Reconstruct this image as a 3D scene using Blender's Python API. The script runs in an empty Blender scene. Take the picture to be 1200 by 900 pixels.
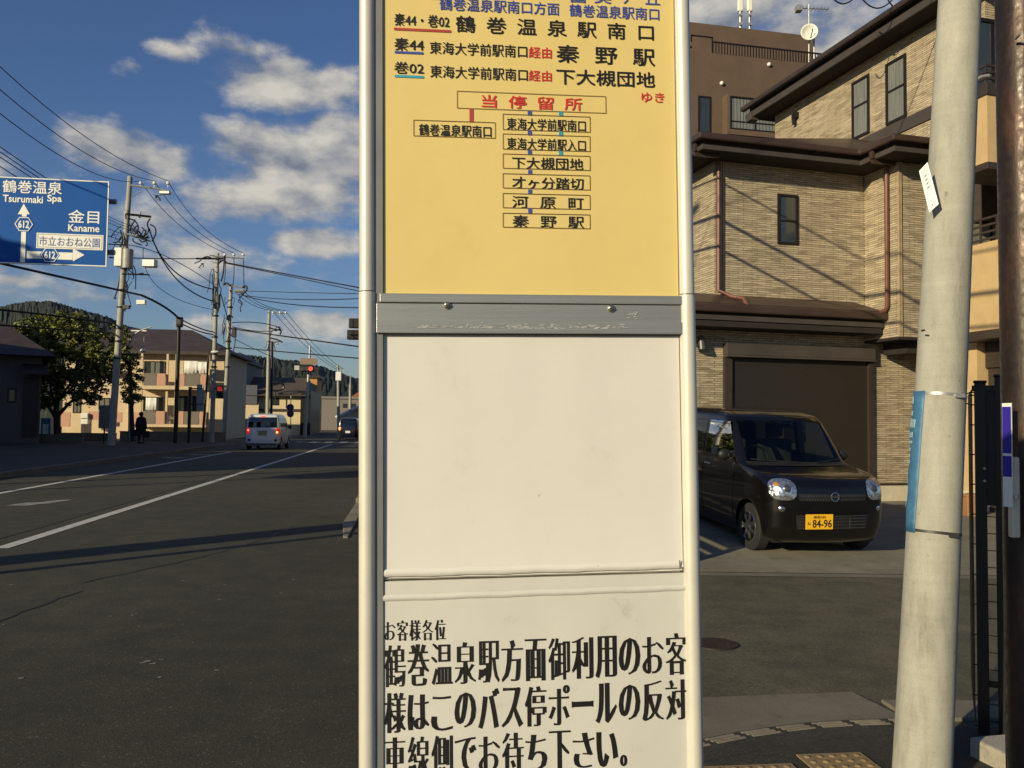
import bpy, bmesh, math, random
from mathutils import Vector, Matrix
random.seed(7)
R = math.radians
sc = bpy.context.scene
col = sc.collection

# ------------------------------------------------------------ camera
F = 1006.0; CAMH = 1.5; PITCH = R(2.5); ROLL = R(0.7)
cam = bpy.data.cameras.new('camera'); cam_o = bpy.data.objects.new('camera', cam); col.objects.link(cam_o)
cam.sensor_width = 36.0; cam.lens = 36.0 * F / 1200.0; cam.clip_start = 0.05; cam.clip_end = 9000
CM = Matrix.Rotation(R(90) + PITCH, 3, 'X') @ Matrix.Rotation(ROLL, 3, 'Z')
cam_o.matrix_world = Matrix.Translation((0, 0, CAMH)) @ CM.to_4x4()
sc.camera = cam_o
CP = Vector((0, 0, CAMH))
def ray(x, y): return CM @ Vector(((x - 600) / F, -(y - 450) / F, -1))
def at(x, y, Y):
    d = ray(x, y); return CP + d * (Y / d.y)
def gnd(x, y, z=0.0):
    d = ray(x, y); return CP + d * ((z - CAMH) / d.z)

# ------------------------------------------------------------ light
SUN_AZ, SUN_EL = 42.0, 17.5          # the sun stands behind the camera, to the left
sv = Vector((-math.sin(R(SUN_AZ)) * math.cos(R(SUN_EL)), -math.cos(R(SUN_AZ)) * math.cos(R(SUN_EL)), math.sin(R(SUN_EL))))
sun = bpy.data.lights.new('sun', 'SUN'); sun.energy = 4.75; sun.angle = R(0.5); sun.color = (1.0, 0.85, 0.545)
sun_o = bpy.data.objects.new('sun', sun); col.objects.link(sun_o)
sun_o.rotation_euler = sv.to_track_quat('Z', 'Y').to_euler(); sun_o.location = (-30, -30, 30)

world = bpy.data.worlds.new('World'); sc.world = world; world.use_nodes = True
wn, wl = world.node_tree.nodes, world.node_tree.links
for n in list(wn): wn.remove(n)
def wnode(t, **k):
    n = wn.new(t)
    for a, b in k.items(): setattr(n, a, b)
    return n
def setin(n, i, v):
    if hasattr(v, 'is_output') or isinstance(v, bpy.types.NodeSocket): wl.new(v, n.inputs[i])
    else: n.inputs[i].default_value = v
def wmath(op, a, b=0.0, clamp=False):
    n = wnode('ShaderNodeMath', operation=op, use_clamp=clamp); setin(n, 0, a); setin(n, 1, b); return n.outputs[0]
def wvec(op, a, b):
    n = wnode('ShaderNodeVectorMath', operation=op); setin(n, 0, a); setin(n, 1, b); return n
def wmix(f, a, b):
    n = wnode('ShaderNodeMix', data_type='RGBA'); setin(n, 0, f); setin(n, 6, a); setin(n, 7, b); return n.outputs[2]
sky = wnode('ShaderNodeTexSky', sky_type='NISHITA', sun_disc=False, sun_elevation=R(SUN_EL), sun_rotation=R(180 + SUN_AZ))
sky.air_density = 1.25; sky.dust_density = 0.35; sky.ozone_density = 3.0
tc = wnode('ShaderNodeTexCoord'); sx = wnode('ShaderNodeSeparateXYZ'); wl.new(tc.outputs['Generated'], sx.inputs[0])
az = wmath('ARCTAN2', sx.outputs[0], sx.outputs[1]); el = wmath('ARCSINE', sx.outputs[2])
cb = wnode('ShaderNodeCombineXYZ'); wl.new(az, cb.inputs[0]); wl.new(el, cb.inputs[1]); P0 = cb.outputs[0]
def wnoise(vec, scale, detail, rough=0.55):
    n = wnode('ShaderNodeTexNoise'); wl.new(vec, n.inputs['Vector']); n.inputs['Scale'].default_value = scale
    n.inputs['Detail'].default_value = detail; n.inputs['Roughness'].default_value = rough; return n
str_ = wvec('MULTIPLY', P0, (1.0, 1.7, 1.0)).outputs[0]
n1 = wnoise(str_, 12, 9, 0.58)
n2 = wnoise(wvec('ADD', str_, (-0.022, 0.035, 0)).outputs[0], 12, 5, 0.55)
n2b = wnoise(str_, 12, 5, 0.55)
# drifting cumulus: centre in the sky and half sizes given as directions (radians)
def sdir(px, py):
    d = ray(px, py).normalized(); return math.atan2(d.x, d.y), math.asin(d.z)
blobs = [(325, 98, 78, 34, 1.0), (395, 100, 40, 30, .8), (285, 90, 40, 18, .6), (135, 178, 75, 27, .9), (190, 190, 45, 22, .8), (350, 205, 95, 62, 1.15), (300, 175, 55, 35, .8),
         (395, 180, 60, 50, 1.0), (290, 235, 80, 30, .75), (370, 284, 62, 22, 1.1), (203, 62, 30, 12, .55), (150, 78, 22, 9, .35), (300, 62, 60, 14, .4), (20, 329, 45, 10, .6),
         (240, 300, 150, 30, .38), (380, 378, 70, 16, .75), (290, 388, 90, 16, .6), (180, 255, 60, 26, .5), (100, 345, 90, 20, .35),
         (845, 0, 95, 60, 1.1), (950, 45, 110, 60, .8), (1040, 60, 70, 40, .75), (905, -30, 80, 50, .6),
         (1350, 120, 200, 70, .9), (-300, 160, 220, 70, .9), (560, 190, 180, 70, .8), (700, 330, 200, 50, .7), (-150, 320, 160, 40, .7), (1500, 300, 300, 70, .8), (620, -260, 260, 90, .8), (100, -320, 240, 80, .7)]
dens = None
for (px, py, hw, hh, amp) in blobs:
    a0, e0 = sdir(px, py)
    v = wvec('SUBTRACT', P0, (a0, e0, 0)).outputs[0]
    v = wvec('MULTIPLY', v, (F / hw / 1.12, F / hh / 1.12, 1)).outputs[0]
    ln = wvec('LENGTH', v, (0, 0, 0)).outputs['Value']
    q = wmath('MULTIPLY', wmath('SUBTRACT', 1.0, ln), amp)
    dens = q if dens is None else wmath('MAXIMUM', dens, q)
dens = wmath('MAXIMUM', dens, -0.6)
raw = wmath('ADD', dens, wmath('MULTIPLY', wmath('SUBTRACT', n1.outputs[0], 0.455), 1.9))
mr = wnode('ShaderNodeMapRange', interpolation_type='SMOOTHSTEP'); setin(mr, 0, raw); setin(mr, 1, 0.06); setin(mr, 2, 0.66); setin(mr, 3, 0.0); setin(mr, 4, 1.0)
lit = wmath('ADD', 0.50, wmath('MULTIPLY', wmath('SUBTRACT', n2b.outputs[0], n2.outputs[0]), 2.6), True)
cloudc = wmix(lit, (2.7, 3.2, 4.2, 1), (10.0, 9.4, 8.3, 1))
skyt = wnode('ShaderNodeMix', data_type='RGBA', blend_type='MULTIPLY'); setin(skyt, 0, 1.0); wl.new(sky.outputs[0], skyt.inputs[6]); setin(skyt, 7, (0.84, 0.97, 1.36, 1))
skyc = wmix(wmath('MULTIPLY', mr.outputs[0], 0.96), skyt.outputs[2], cloudc)
bg = wnode('ShaderNodeBackground'); bg.inputs[1].default_value = 0.064; wl.new(skyc, bg.inputs[0])
wo = wnode('ShaderNodeOutputWorld'); wl.new(bg.outputs[0], wo.inputs[0])

sc.view_settings.view_transform = 'Standard'; sc.view_settings.look = 'None'
sc.view_settings.exposure = 0.0; sc.view_settings.gamma = 1.0
sc.render.engine = 'CYCLES'
try:
    sc.cycles.max_bounces = 6; sc.cycles.use_denoising = True
except Exception: pass

# ------------------------------------------------------------ materials
MATS = {}
def mat(name, c, rough=0.6, metal=0.0, var=0.15, scale=6.0, bump=0.0, c2=None, detail=5.0, emit=0.0, coat=0.0, stretch=(1, 1, 1), bscale=None, spec=0.5):
    if name in MATS: return MATS[name]
    m = bpy.data.materials.new(name); m.use_nodes = True
    nt = m.node_tree; b = nt.nodes['Principled BSDF']
    b.inputs['Roughness'].default_value = rough; b.inputs['Metallic'].default_value = metal
    b.inputs['Specular IOR Level'].default_value = spec
    if coat: b.inputs['Coat Weight'].default_value = coat; b.inputs['Coat Roughness'].default_value = 0.04
    t = nt.nodes.new('ShaderNodeTexCoord'); mp = nt.nodes.new('ShaderNodeMapping'); mp.inputs['Scale'].default_value = stretch
    nt.links.new(t.outputs['Object'], mp.inputs[0])
    n = nt.nodes.new('ShaderNodeTexNoise'); n.inputs['Scale'].default_value = scale; n.inputs['Detail'].default_value = detail; n.inputs['Roughness'].default_value = 0.6
    nt.links.new(mp.outputs[0], n.inputs['Vector'])
    r = nt.nodes.new('ShaderNodeValToRGB')
    if c2 is None:
        a = [max(0, x * (1 - var)) for x in c]; z = [min(1, x * (1 + var)) for x in c]
    else: a, z = c, c2
    r.color_ramp.elements[0].position = 0.32; r.color_ramp.elements[1].position = 0.68
    r.color_ramp.elements[0].color = (*a, 1); r.color_ramp.elements[1].color = (*z, 1)
    nt.links.new(n.outputs[0], r.inputs[0]); nt.links.new(r.outputs[0], b.inputs['Base Color'])
    if emit:
        b.inputs['Emission Color'].default_value = (*c, 1); b.inputs['Emission Strength'].default_value = emit
    if bump:
        bp = nt.nodes.new('ShaderNodeBump'); bp.inputs['Strength'].default_value = bump; bp.inputs['Distance'].default_value = 0.01
        if bscale:
            n3 = nt.nodes.new('ShaderNodeTexNoise'); n3.inputs['Scale'].default_value = bscale; n3.inputs['Detail'].default_value = 3
            nt.links.new(mp.outputs[0], n3.inputs['Vector']); nt.links.new(n3.outputs[0], bp.inputs['Height'])
        else: nt.links.new(n.outputs[0], bp.inputs['Height'])
        nt.links.new(bp.outputs[0], b.inputs['Normal'])
    MATS[name] = m; return m

def mixmat(name, build, rough=0.8):
    m = bpy.data.materials.new(name); m.use_nodes = True; nt = m.node_tree
    b = nt.nodes['Principled BSDF']; b.inputs['Roughness'].default_value = rough
    def N(t, **k):
        n = nt.nodes.new(t)
        for a, v in k.items(): setattr(n, a, v)
        return n
    def L(o, n, i):
        nt.links.new(o, n.inputs[i])
    def noise(vec, s, d=4, r=0.6):
        n = N('ShaderNodeTexNoise'); n.inputs['Scale'].default_value = s; n.inputs['Detail'].default_value = d; n.inputs['Roughness'].default_value = r
        if vec is not None: L(vec, n, 'Vector')
        return n.outputs[0]
    def ramp(f, stops):
        n = N('ShaderNodeValToRGB'); e = n.color_ramp.elements
        while len(e) < len(stops): e.new(0.5)
        for q, (p, c) in zip(e, stops): q.position = p; q.color = (*c, 1) if len(c) == 3 else c
        L(f, n, 0); return n.outputs[0]
    def mix(f, a, c, mode='MIX'):
        n = N('ShaderNodeMix', data_type='RGBA', blend_type=mode)
        for i, v in ((0, f), (6, a), (7, c)):
            if isinstance(v, bpy.types.NodeSocket): L(v, n, i)
            else: n.inputs[i].default_value = v if i == 0 else (*v, 1)
        return n.outputs[2]
    def bump(h, s, d=0.01):
        n = N('ShaderNodeBump'); n.inputs['Strength'].default_value = s; n.inputs['Distance'].default_value = d; L(h, n, 'Height'); nt.links.new(n.outputs[0], b.inputs['Normal'])
    t = N('ShaderNodeTexCoord').outputs['Object']
    build(N, L, noise, ramp, mix, bump, t, b); MATS[name] = m; return m

def asphalt_b(lo, hi, speck):
    def f(N, L, noise, ramp, mix, bump, t, b):
        big = noise(t, 0.35, 4); fine = noise(t, 70, 3, .7); mid = noise(t, 3.0, 6)
        c = ramp(big, [(.3, lo), (.7, hi)])
        c = mix(.55, c, ramp(mid, [(.3, (.42, .42, .42)), (.7, (1.5, 1.48, 1.44))]), 'MULTIPLY')
        vor = N('ShaderNodeTexVoronoi'); vor.inputs['Scale'].default_value = 120; L(t, vor, 'Vector')
        sep = N('ShaderNodeSeparateColor'); L(vor.outputs['Color'], sep, 0)
        c = mix(.9, c, ramp(sep.outputs[0], [(.05, (.62, .62, .62)), (.5, (.95, .95, .94)), (.90, (1.18, 1.17, 1.14)), (.972, (1.3, 1.28, 1.24)), (.988, speck)]), 'MULTIPLY')
        c = mix(.6, c, ramp(fine, [(.34, (.6, .6, .6)), (.66, (1.35, 1.34, 1.3))]), 'MULTIPLY')
        mp = N('ShaderNodeMapping'); mp.inputs['Rotation'].default_value = (0, 0, R(-6.8)); mp.inputs['Scale'].default_value = (1, .06, 1); L(t, mp, 0)
        c = mix(.35, c, ramp(noise(mp.outputs[0], 1.1, 4), [(.35, (.72, .71, .70)), (.65, (1.22, 1.22, 1.2))]), 'MULTIPLY')
        b.id_data.links.new(c, b.inputs['Base Color'])
        bump(vor.outputs['Distance'], .22, .008)
    return f
ASPH = mixmat('asphalt', asphalt_b((.033, .032, .0175), (.053, .051, .030), (3.2, 3.1, 2.8)), .85)
ASPH2 = mixmat('side_street_asphalt', asphalt_b((.088, .079, .049), (.120, .109, .071), (1.7, 1.7, 1.6)), .9)
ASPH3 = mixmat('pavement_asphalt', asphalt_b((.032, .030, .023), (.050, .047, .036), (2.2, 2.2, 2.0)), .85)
def conc_b(lo, hi):
    def f(N, L, noise, ramp, mix, bump, t, b):
        c = ramp(noise(t, 1.6, 7, .65), [(.3, lo), (.7, hi)])
        c = mix(.6, c, ramp(noise(t, 130, 2), [(.3, (.8, .8, .8)), (.7, (1.15, 1.15, 1.15))]), 'MULTIPLY')
        c = mix(.7, c, ramp(noise(t, 6, 5, .7), [(.28, (.55, .53, .5)), (.45, (1, 1, 1))]), 'MULTIPLY')
        b.id_data.links.new(c, b.inputs['Base Color']); bump(noise(t, 120, 3), .4, .006)
    return f
CONC = mixmat('driveway_concrete', conc_b((.17, .152, .11), (.27, .243, .18)), .9)
CONCPAD = mixmat('pad_concrete', conc_b((.14, .125, .09), (.20, .18, .135)), .9)
CONCBLK = mixmat('block_concrete', conc_b((.34, .31, .25), (.5, .46, .38)), .9)
def pole_b(N, L, noise, ramp, mix, bump, t, b):
    mp = N('ShaderNodeMapping'); mp.inputs['Scale'].default_value = (1, 1, .22); L(t, mp, 0)
    mr_ = N('ShaderNodeMapping'); mr_.inputs['Scale'].default_value = (.3, .3, 9); L(t, mr_, 0)
    c = ramp(noise(mp.outputs[0], 9, 7, .65), [(.26, (.22, .215, .185)), (.46, (.36, .35, .30)), (.72, (.455, .445, .385))])
    c = mix(.35, c, ramp(noise(mr_.outputs[0], 4, 4), [(.3, (.8, .8, .78)), (.7, (1.12, 1.12, 1.1))]), 'MULTIPLY')
    c = mix(.7, c, ramp(noise(t, 14, 6, .75), [(.29, (.40, .38, .34)), (.38, (1, 1, 1))]), 'MULTIPLY')
    c = mix(.5, c, ramp(noise(t, 160, 2), [(.3, (.82, .82, .82)), (.7, (1.1, 1.1, 1.1))]), 'MULTIPLY')
    b.id_data.links.new(c, b.inputs['Base Color']); bump(noise(t, 90, 4), .25, .004)
POLE = mixmat('spun_concrete', pole_b, .85)
def brick_b(N, L, noise, ramp, mix, bump, t, b):
    s = N('ShaderNodeSeparateXYZ'); L(t, s, 0)
    a = N('ShaderNodeMath', operation='ADD'); L(s.outputs[0], a, 0); L(s.outputs[1], a, 1)
    c = N('ShaderNodeCombineXYZ'); L(a.outputs[0], c, 0); L(s.outputs[2], c, 1)
    wv = N('ShaderNodeVectorMath', operation='ADD'); L(c.outputs[0], wv, 0)
    nz = N('ShaderNodeTexNoise'); nz.inputs['Scale'].default_value = 5; L(c.outputs[0], nz, 'Vector')
    sc_ = N('ShaderNodeVectorMath', operation='SCALE'); L(nz.outputs['Color'], sc_, 0); sc_.inputs['Scale'].default_value = .012; L(sc_.outputs[0], wv, 1)
    def brick(w, h, off, c1, c2):
        k = N('ShaderNodeTexBrick'); L(wv.outputs[0], k, 'Vector'); k.offset = off; k.inputs['Scale'].default_value = 1
        k.inputs['Brick Width'].default_value = w; k.inputs['Row Height'].default_value = h; k.inputs['Mortar Size'].default_value = .0055
        k.inputs['Mortar Smooth'].default_value = .3; k.inputs['Bias'].default_value = 0
        k.inputs['Color1'].default_value = (*c1, 1); k.inputs['Color2'].default_value = (*c2, 1); k.inputs['Mortar'].default_value = (.18, .142, .095, 1)
        return k
    k = brick(.30, .042, .37, (.50, .425, .31), (.37, .31, .215))
    v = N('ShaderNodeMapping'); v.inputs['Scale'].default_value = (4.0, 23.8, 1); L(wv.outputs[0], v, 0)
    vor = N('ShaderNodeTexVoronoi'); vor.inputs['Scale'].default_value = 1.0; L(v.outputs[0], vor, 'Vector')
    cc = mix(.75, k.outputs[0], ramp(vor.outputs['Color'], [(.12, (.62, .60, .56)), (.4, (.95, .94, .92)), (.88, (1.25, 1.22, 1.15))]), 'MULTIPLY')
    cc = mix(.4, cc, ramp(noise(t, 30, 4), [(.3, (.75, .75, .75)), (.7, (1.2, 1.2, 1.2))]), 'MULTIPLY')
    cc = mix(.5, cc, ramp(noise(t, .7, 4), [(.3, (.85, .84, .82)), (.7, (1.1, 1.1, 1.1))]), 'MULTIPLY')
    b.id_data.links.new(cc, b.inputs['Base Color'])
    ad = N('ShaderNodeMath', operation='SUBTRACT'); ad.inputs[0].default_value = 1; L(k.outputs['Fac'], ad, 1)
    ad2 = N('ShaderNodeMath', operation='ADD'); L(ad.outputs[0], ad2, 0); L(vor.outputs['Distance'], ad2, 1)
    bump(ad2.outputs[0], .8, .012)
BRICK = mixmat('stacked_stone_siding', brick_b, .85)
def rust_b(N, L, noise, ramp, mix, bump, t, b):
    mp = N('ShaderNodeMapping'); mp.inputs['Scale'].default_value = (1, 1, .25); L(t, mp, 0)
    n = noise(mp.outputs[0], 9, 8, .7)
    c = ramp(n, [(.3, (.014, .010, .008)), (.5, (.030, .019, .014)), (.64, (.075, .036, .021)), (.78, (.15, .085, .05))])
    b.id_data.links.new(c, b.inputs['Base Color'])
    r = ramp(noise(t, 40, 5), [(.3, (.28, .28, .28)), (.7, (.62, .62, .62))]); b.id_data.links.new(r, b.inputs['Roughness'])
    bump(noise(mp.outputs[0], 60, 5), .25, .004); b.inputs['Metallic'].default_value = .25
RUST = mixmat('rusted_steel', rust_b, .45)
def paper_b(base, lo, hi, stain):
    def f(N, L, noise, ramp, mix, bump, t, b):
        c = ramp(noise(t, 4, 5), [(.3, lo), (.7, hi)])
        c = mix(stain, c, ramp(noise(t, 16, 7, .75), [(.26, (.62, .58, .50)), (.42, (1, 1, 1))]), 'MULTIPLY')
        c = mix(.8, c, ramp(noise(t, 55, 3, .5), [(.22, (.45, .42, .38)), (.262, (1, 1, 1))]), 'MULTIPLY')
        b.id_data.links.new(c, b.inputs['Base Color']); bump(noise(t, 7, 3), .25, .006)
    return f
WHITEP = mixmat('blank_white_board', paper_b(0, (.685, .665, .615), (.735, .715, .665), .25), .42)
NOTICE = mixmat('notice_paper', paper_b(0, (.58, .57, .52), (.68, .67, .615), .6), .5)
YELLOW = mixmat('yellow_route_panel', paper_b(0, (.73, .57, .205), (.77, .605, .23), .12), .28)
ALU = mat('brushed_aluminium', (.36, .37, .355), .42, .55, .10, 3, .12, stretch=(.3, 1, 30), bscale=40)
ALUW = mat('scratched_aluminium', (.42, .43, .41), .55, .3, .25, 60)
TUBE = mat('pale_anodised_tube', (.64, .62, .54), .42, .15, .05, 20)
SCREW = mat('screw_steel', (.5, .45, .36), .25, .9, .1, 50)
BLACK = mat('black_print', (.012, .010, .009), .5, var=.2)
RED = mat('red_print', (.62, .035, .03), .5, var=.1)
DRED = mat('dark_red_print', (.42, .05, .04), .5, var=.1)
BLUE = mat('blue_print', (.045, .075, .36), .5, var=.1)
CYAN = mat('cyan_print', (.03, .33, .48), .5, var=.1)
SEAM = mat('dark_seam', (.03, .03, .028), .7)
GUIDE = mat('guide_sign_blue', (.003, .085, .36), .6, var=.06, scale=1, spec=.2)
GWHITE = mat('guide_sign_white', (.82, .82, .76), .45, var=.05)
PAINT = mat('road_paint', (.55, .54, .49), .75, var=.22, scale=9, bump=.3)
PAINTW = mat('worn_road_paint', (.14, .137, .125), .8, c2=(.42, .41, .38), scale=7)
BROWN = mat('brown_roof_metal', (.058, .036, .028), .42, .1, .18, 2, .05)
BROWND = mat('dark_brown_trim', (.042, .030, .024), .5, .0, .18, 3)
FASC = mat('grey_brown_fascia', (.062, .051, .044), .55, .0, .15, 2)
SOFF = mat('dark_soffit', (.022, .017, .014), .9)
PIPE = mat('red_brown_pipe', (.15, .062, .045), .4)
TRIM = mat('beige_trim', (.38, .29, .19), .6)
FRAME = mat('bronze_window_frame', (.022, .016, .013), .35, .3)
GLASS = mat('window_glass', (.035, .045, .05), .06, .0, .15, 1.5, spec=.8)
CURT = mat('curtain_behind_glass', (.20, .205, .175), .25, var=.3, scale=3, stretch=(14, 14, .4), coat=.6)
SHUT = mat('shutter_brown', (.019, .0155, .0105), .6, .0, .08, 2)
CREAM = mat('cream_render', (.52, .37, .185), .85, var=.08, scale=4, bump=.1, bscale=80)
FOUND = mat('foundation_render', (.55, .50, .38), .85, var=.1)
APT = mat('brown_apartment_tile', (.125, .082, .055), .7, var=.12, scale=1.2)
DISH = mat('white_dish', (.75, .75, .68), .45, var=.04)
GALV = mat('galvanised_steel', (.42, .42, .40), .42, .6, .12, 10)
DARKM = mat('black_painted_steel', (.016, .014, .013), .4, .2, .2, 6)
WIRE = mat('black_cable', (.012, .012, .013), .6)
CARP = mat('dark_brown_car_paint', (.0036, .0031, .0031), .30, .0, .1, 2, coat=.8, spec=.25)
CARG = mat('car_glass', (.006, .008, .010), .03, .0, .1, 2, spec=.7)
TYRE = mat('tyre_rubber', (.018, .018, .018), .85, var=.2)
CHROME = mat('chrome', (.62, .62, .62), .12, 1.0, .05)
LAMPG = mat('headlamp_glass', (.50, .54, .60), .10, .85, .7, 30, coat=1.0, bump=1.0, bscale=26)
PLATEY = mat('yellow_plate', (.85, .47, .015), .5, var=.03)
PLASTB = mat('black_plastic', (.014, .014, .014), .5)
LEAF = mat('leaf_green', (.115, .135, .024), .6, c2=(.22, .225, .042), scale=1.1)
LEAF2 = mat('leaf_dark', (.045, .062, .016), .6, c2=(.095, .115, .026), scale=1.4)
BARK = mat('bark', (.06, .045, .035), .9, var=.3, bump=.4)
HILL = mat('hill_forest', (.008, .015, .010), .95, c2=(.042, .052, .030), scale=.07, detail=10)

# ------------------------------------------------------------ mesh helpers
class MB:
    def __init__(s): s.v = []; s.f = []; s.m = []; s.sm = []
    def add(s, vs, fs, mi=0, sm=False):
        o = len(s.v); s.v += [tuple(p) for p in vs]
        for q in fs: s.f.append([o + i for i in q]); s.m.append(mi); s.sm.append(sm)
    def box(s, a, b, mi=0):
        (x0, y0, z0), (x1, y1, z1) = a, b
        if x0 > x1: x0, x1 = x1, x0
        if y0 > y1: y0, y1 = y1, y0
        if z0 > z1: z0, z1 = z1, z0
        s.add([(x0, y0, z0), (x1, y0, z0), (x1, y1, z0), (x0, y1, z0), (x0, y0, z1), (x1, y0, z1), (x1, y1, z1), (x0, y1, z1)],
              [(0, 3, 2, 1), (4, 5, 6, 7), (0, 1, 5, 4), (1, 2, 6, 5), (2, 3, 7, 6), (3, 0, 4, 7)], mi)
        return s
    def cyl(s, p0, p1, r0, r1=None, n=12, mi=0, caps=True):
        return s.tube([p0, p1], [r0, r0 if r1 is None else r1], n, mi, caps)
    def tube(s, pts, r, n=8, mi=0, caps=True):
        pts = [Vector(p) for p in pts]
        rs = r if isinstance(r, (list, tuple)) else [r] * len(pts)
        o = len(s.v); up = None
        for i, p in enumerate(pts):
            t = (pts[min(i + 1, len(pts) - 1)] - pts[max(i - 1, 0)]).normalized()
            if up is None: up = Vector((0, 0, 1)) if abs(t.z) < .9 else Vector((1, 0, 0))
            a = t.cross(up).normalized(); b = a.cross(t).normalized(); up = b
            for k in range(n):
                w = 2 * math.pi * k / n
                s.v.append(tuple(p + (a * math.cos(w) + b * math.sin(w)) * rs[i]))
        for i in range(len(pts) - 1):
            for k in range(n):
                k2 = (k + 1) % n
                s.f.append([o + i * n + k, o + i * n + k2, o + (i + 1) * n + k2, o + (i + 1) * n + k]); s.m.append(mi); s.sm.append(True)
        if caps:
            s.f.append([o + k for k in range(n)][::-1]); s.m.append(mi); s.sm.append(False)
            s.f.append([o + (len(pts) - 1) * n + k for k in range(n)]); s.m.append(mi); s.sm.append(False)
        return s
    def prism(s, poly, z0, z1, mi=0):
        n = len(poly); vs = [(x, y, z0) for x, y in poly] + [(x, y, z1) for x, y in poly]
        s.add(vs, [list(range(n))[::-1], list(range(n, 2 * n))] + [(i, (i + 1) % n, n + (i + 1) % n, n + i) for i in range(n)], mi); return s
    def sphere(s, c, r, n=12, mi=0, sc_=(1, 1, 1)):
        c = Vector(c); m = n // 2; vs = []
        for i in range(m + 1):
            th = math.pi * i / m
            for k in range(n):
                ph = 2 * math.pi * k / n
                vs.append((c.x + r * sc_[0] * math.sin(th) * math.cos(ph), c.y + r * sc_[1] * math.sin(th) * math.sin(ph), c.z + r * sc_[2] * math.cos(th)))
        s.add(vs, [(i * n + k, (i + 1) * n + k, (i + 1) * n + (k + 1) % n, i * n + (k + 1) % n) for i in range(m) for k in range(n)], mi, True); return s
    def sheet(s, pts, mi=0): s.add(pts, [list(range(len(pts)))], mi); return s
    def build(s, name, m, parent=None, bevel=0.0, kind=None, seg=2):
        me = bpy.data.meshes.new(name); me.from_pydata(s.v, [], s.f); me.update()
        for mm in (m if isinstance(m, (list, tuple)) else [m]): me.materials.append(mm)
        me.polygons.foreach_set('material_index', s.m); me.polygons.foreach_set('use_smooth', s.sm)
        if any(s.sm): me.set_sharp_from_angle(angle=R(42))
        o = bpy.data.objects.new(name, me); col.objects.link(o)
        if parent: o.parent = parent
        if kind: o['kind'] = kind
        if bevel:
            b = o.modifiers.new('bevel', 'BEVEL'); b.width = bevel; b.segments = seg; b.limit_method = 'ANGLE'; b.angle_limit = R(40)
        return o
def tag(o, label, cat, group=None):
    o['label'] = label; o['category'] = cat
    if group: o['group'] = group
    return o
def thing(name, label, cat, loc=(0, 0, 0), rz=0.0, group=None):
    o = bpy.data.objects.new(name, None); col.objects.link(o); o.location = loc; o.rotation_euler = (0, 0, rz); o.empty_display_size = .2
    return tag(o, label, cat, group)

_tc = {}
def bpy_area(p): return abs(sum(p[i][0] * p[(i + 1) % len(p)][1] - p[(i + 1) % len(p)][0] * p[i][1] for i in range(len(p)))) / 2
def glyphs(body, bold=0.0, space=1.0):
    k = (body, bold, space)
    if k in _tc: return _tc[k]
    cu = bpy.data.curves.new('lettering', 'FONT'); cu.body = body; cu.size = 1; cu.offset = bold; cu.space_character = space; cu.resolution_u = 3
    ob = bpy.data.objects.new('lettering', cu); col.objects.link(ob)
    dg = bpy.context.evaluated_depsgraph_get(); ev = ob.evaluated_get(dg); me = ev.to_mesh()
    vs = [tuple(v.co) for v in me.vertices]; fs = [list(p.vertices) for p in me.polygons]
    ev.to_mesh_clear(); bpy.data.objects.remove(ob); bpy.data.curves.remove(cu)
    def area(): return sum(bpy_area([vs[i] for i in q]) for q in fs)
    if bold < 0:
        v0, f0 = glyphs(body, 0.0, space); a0 = sum(bpy_area([v0[i] for i in q]) for q in f0); a1 = area(); xs = [v[0] for v in vs]; x_0 = [v[0] for v in v0]
        if not (.45 * a0 < a1 < .9 * a0) or abs((max(xs) - min(xs)) - (max(x_0) - min(x_0))) > .08: vs, fs = v0, f0
    _tc[k] = (vs, fs); return vs, fs
def ming(ch, kx, kz):
    """a glyph redrawn in Ming proportions: heavy uprights, slender level strokes"""
    vs, fs = glyphs(ch, 0.0, 1.0); cnt = {}
    for f in fs:
        for a, b in zip(f, f[1:] + f[:1]): cnt[(a, b)] = cnt.get((a, b), 0) + 1
    nrm = {}
    ar = sum(sum(vs[f[i]][0] * vs[f[(i + 1) % len(f)]][1] - vs[f[(i + 1) % len(f)]][0] * vs[f[i]][1] for i in range(len(f))) for f in fs)
    sg_ = 1 if ar > 0 else -1
    for (a, b) in cnt:
        if (b, a) in cnt: continue
        dx, dy = vs[b][0] - vs[a][0], vs[b][1] - vs[a][1]; L_ = math.hypot(dx, dy)
        if L_ < 1e-7: continue
        n = (sg_ * dy / L_, -sg_ * dx / L_)
        for q in (a, b): nrm.setdefault(q, []).append(n)
    out = []
    for i, v in enumerate(vs):
        nx = ny = 0.0
        if i in nrm:
            xs = [n[0] for n in nrm[i]]; ys = [n[1] for n in nrm[i]]
            nx = max(xs, key=abs); ny = max(ys, key=abs)
            sx_, sy_ = sum(xs), sum(ys)
            nx = math.copysign(abs(nx), sx_) if abs(sx_) > .05 else 0; ny = math.copysign(abs(ny), sy_) if abs(sy_) > .05 else 0
        out.append((v[0] + kx * nx, v[1] - kz * ny, v[2]))
    return out, fs
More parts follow.
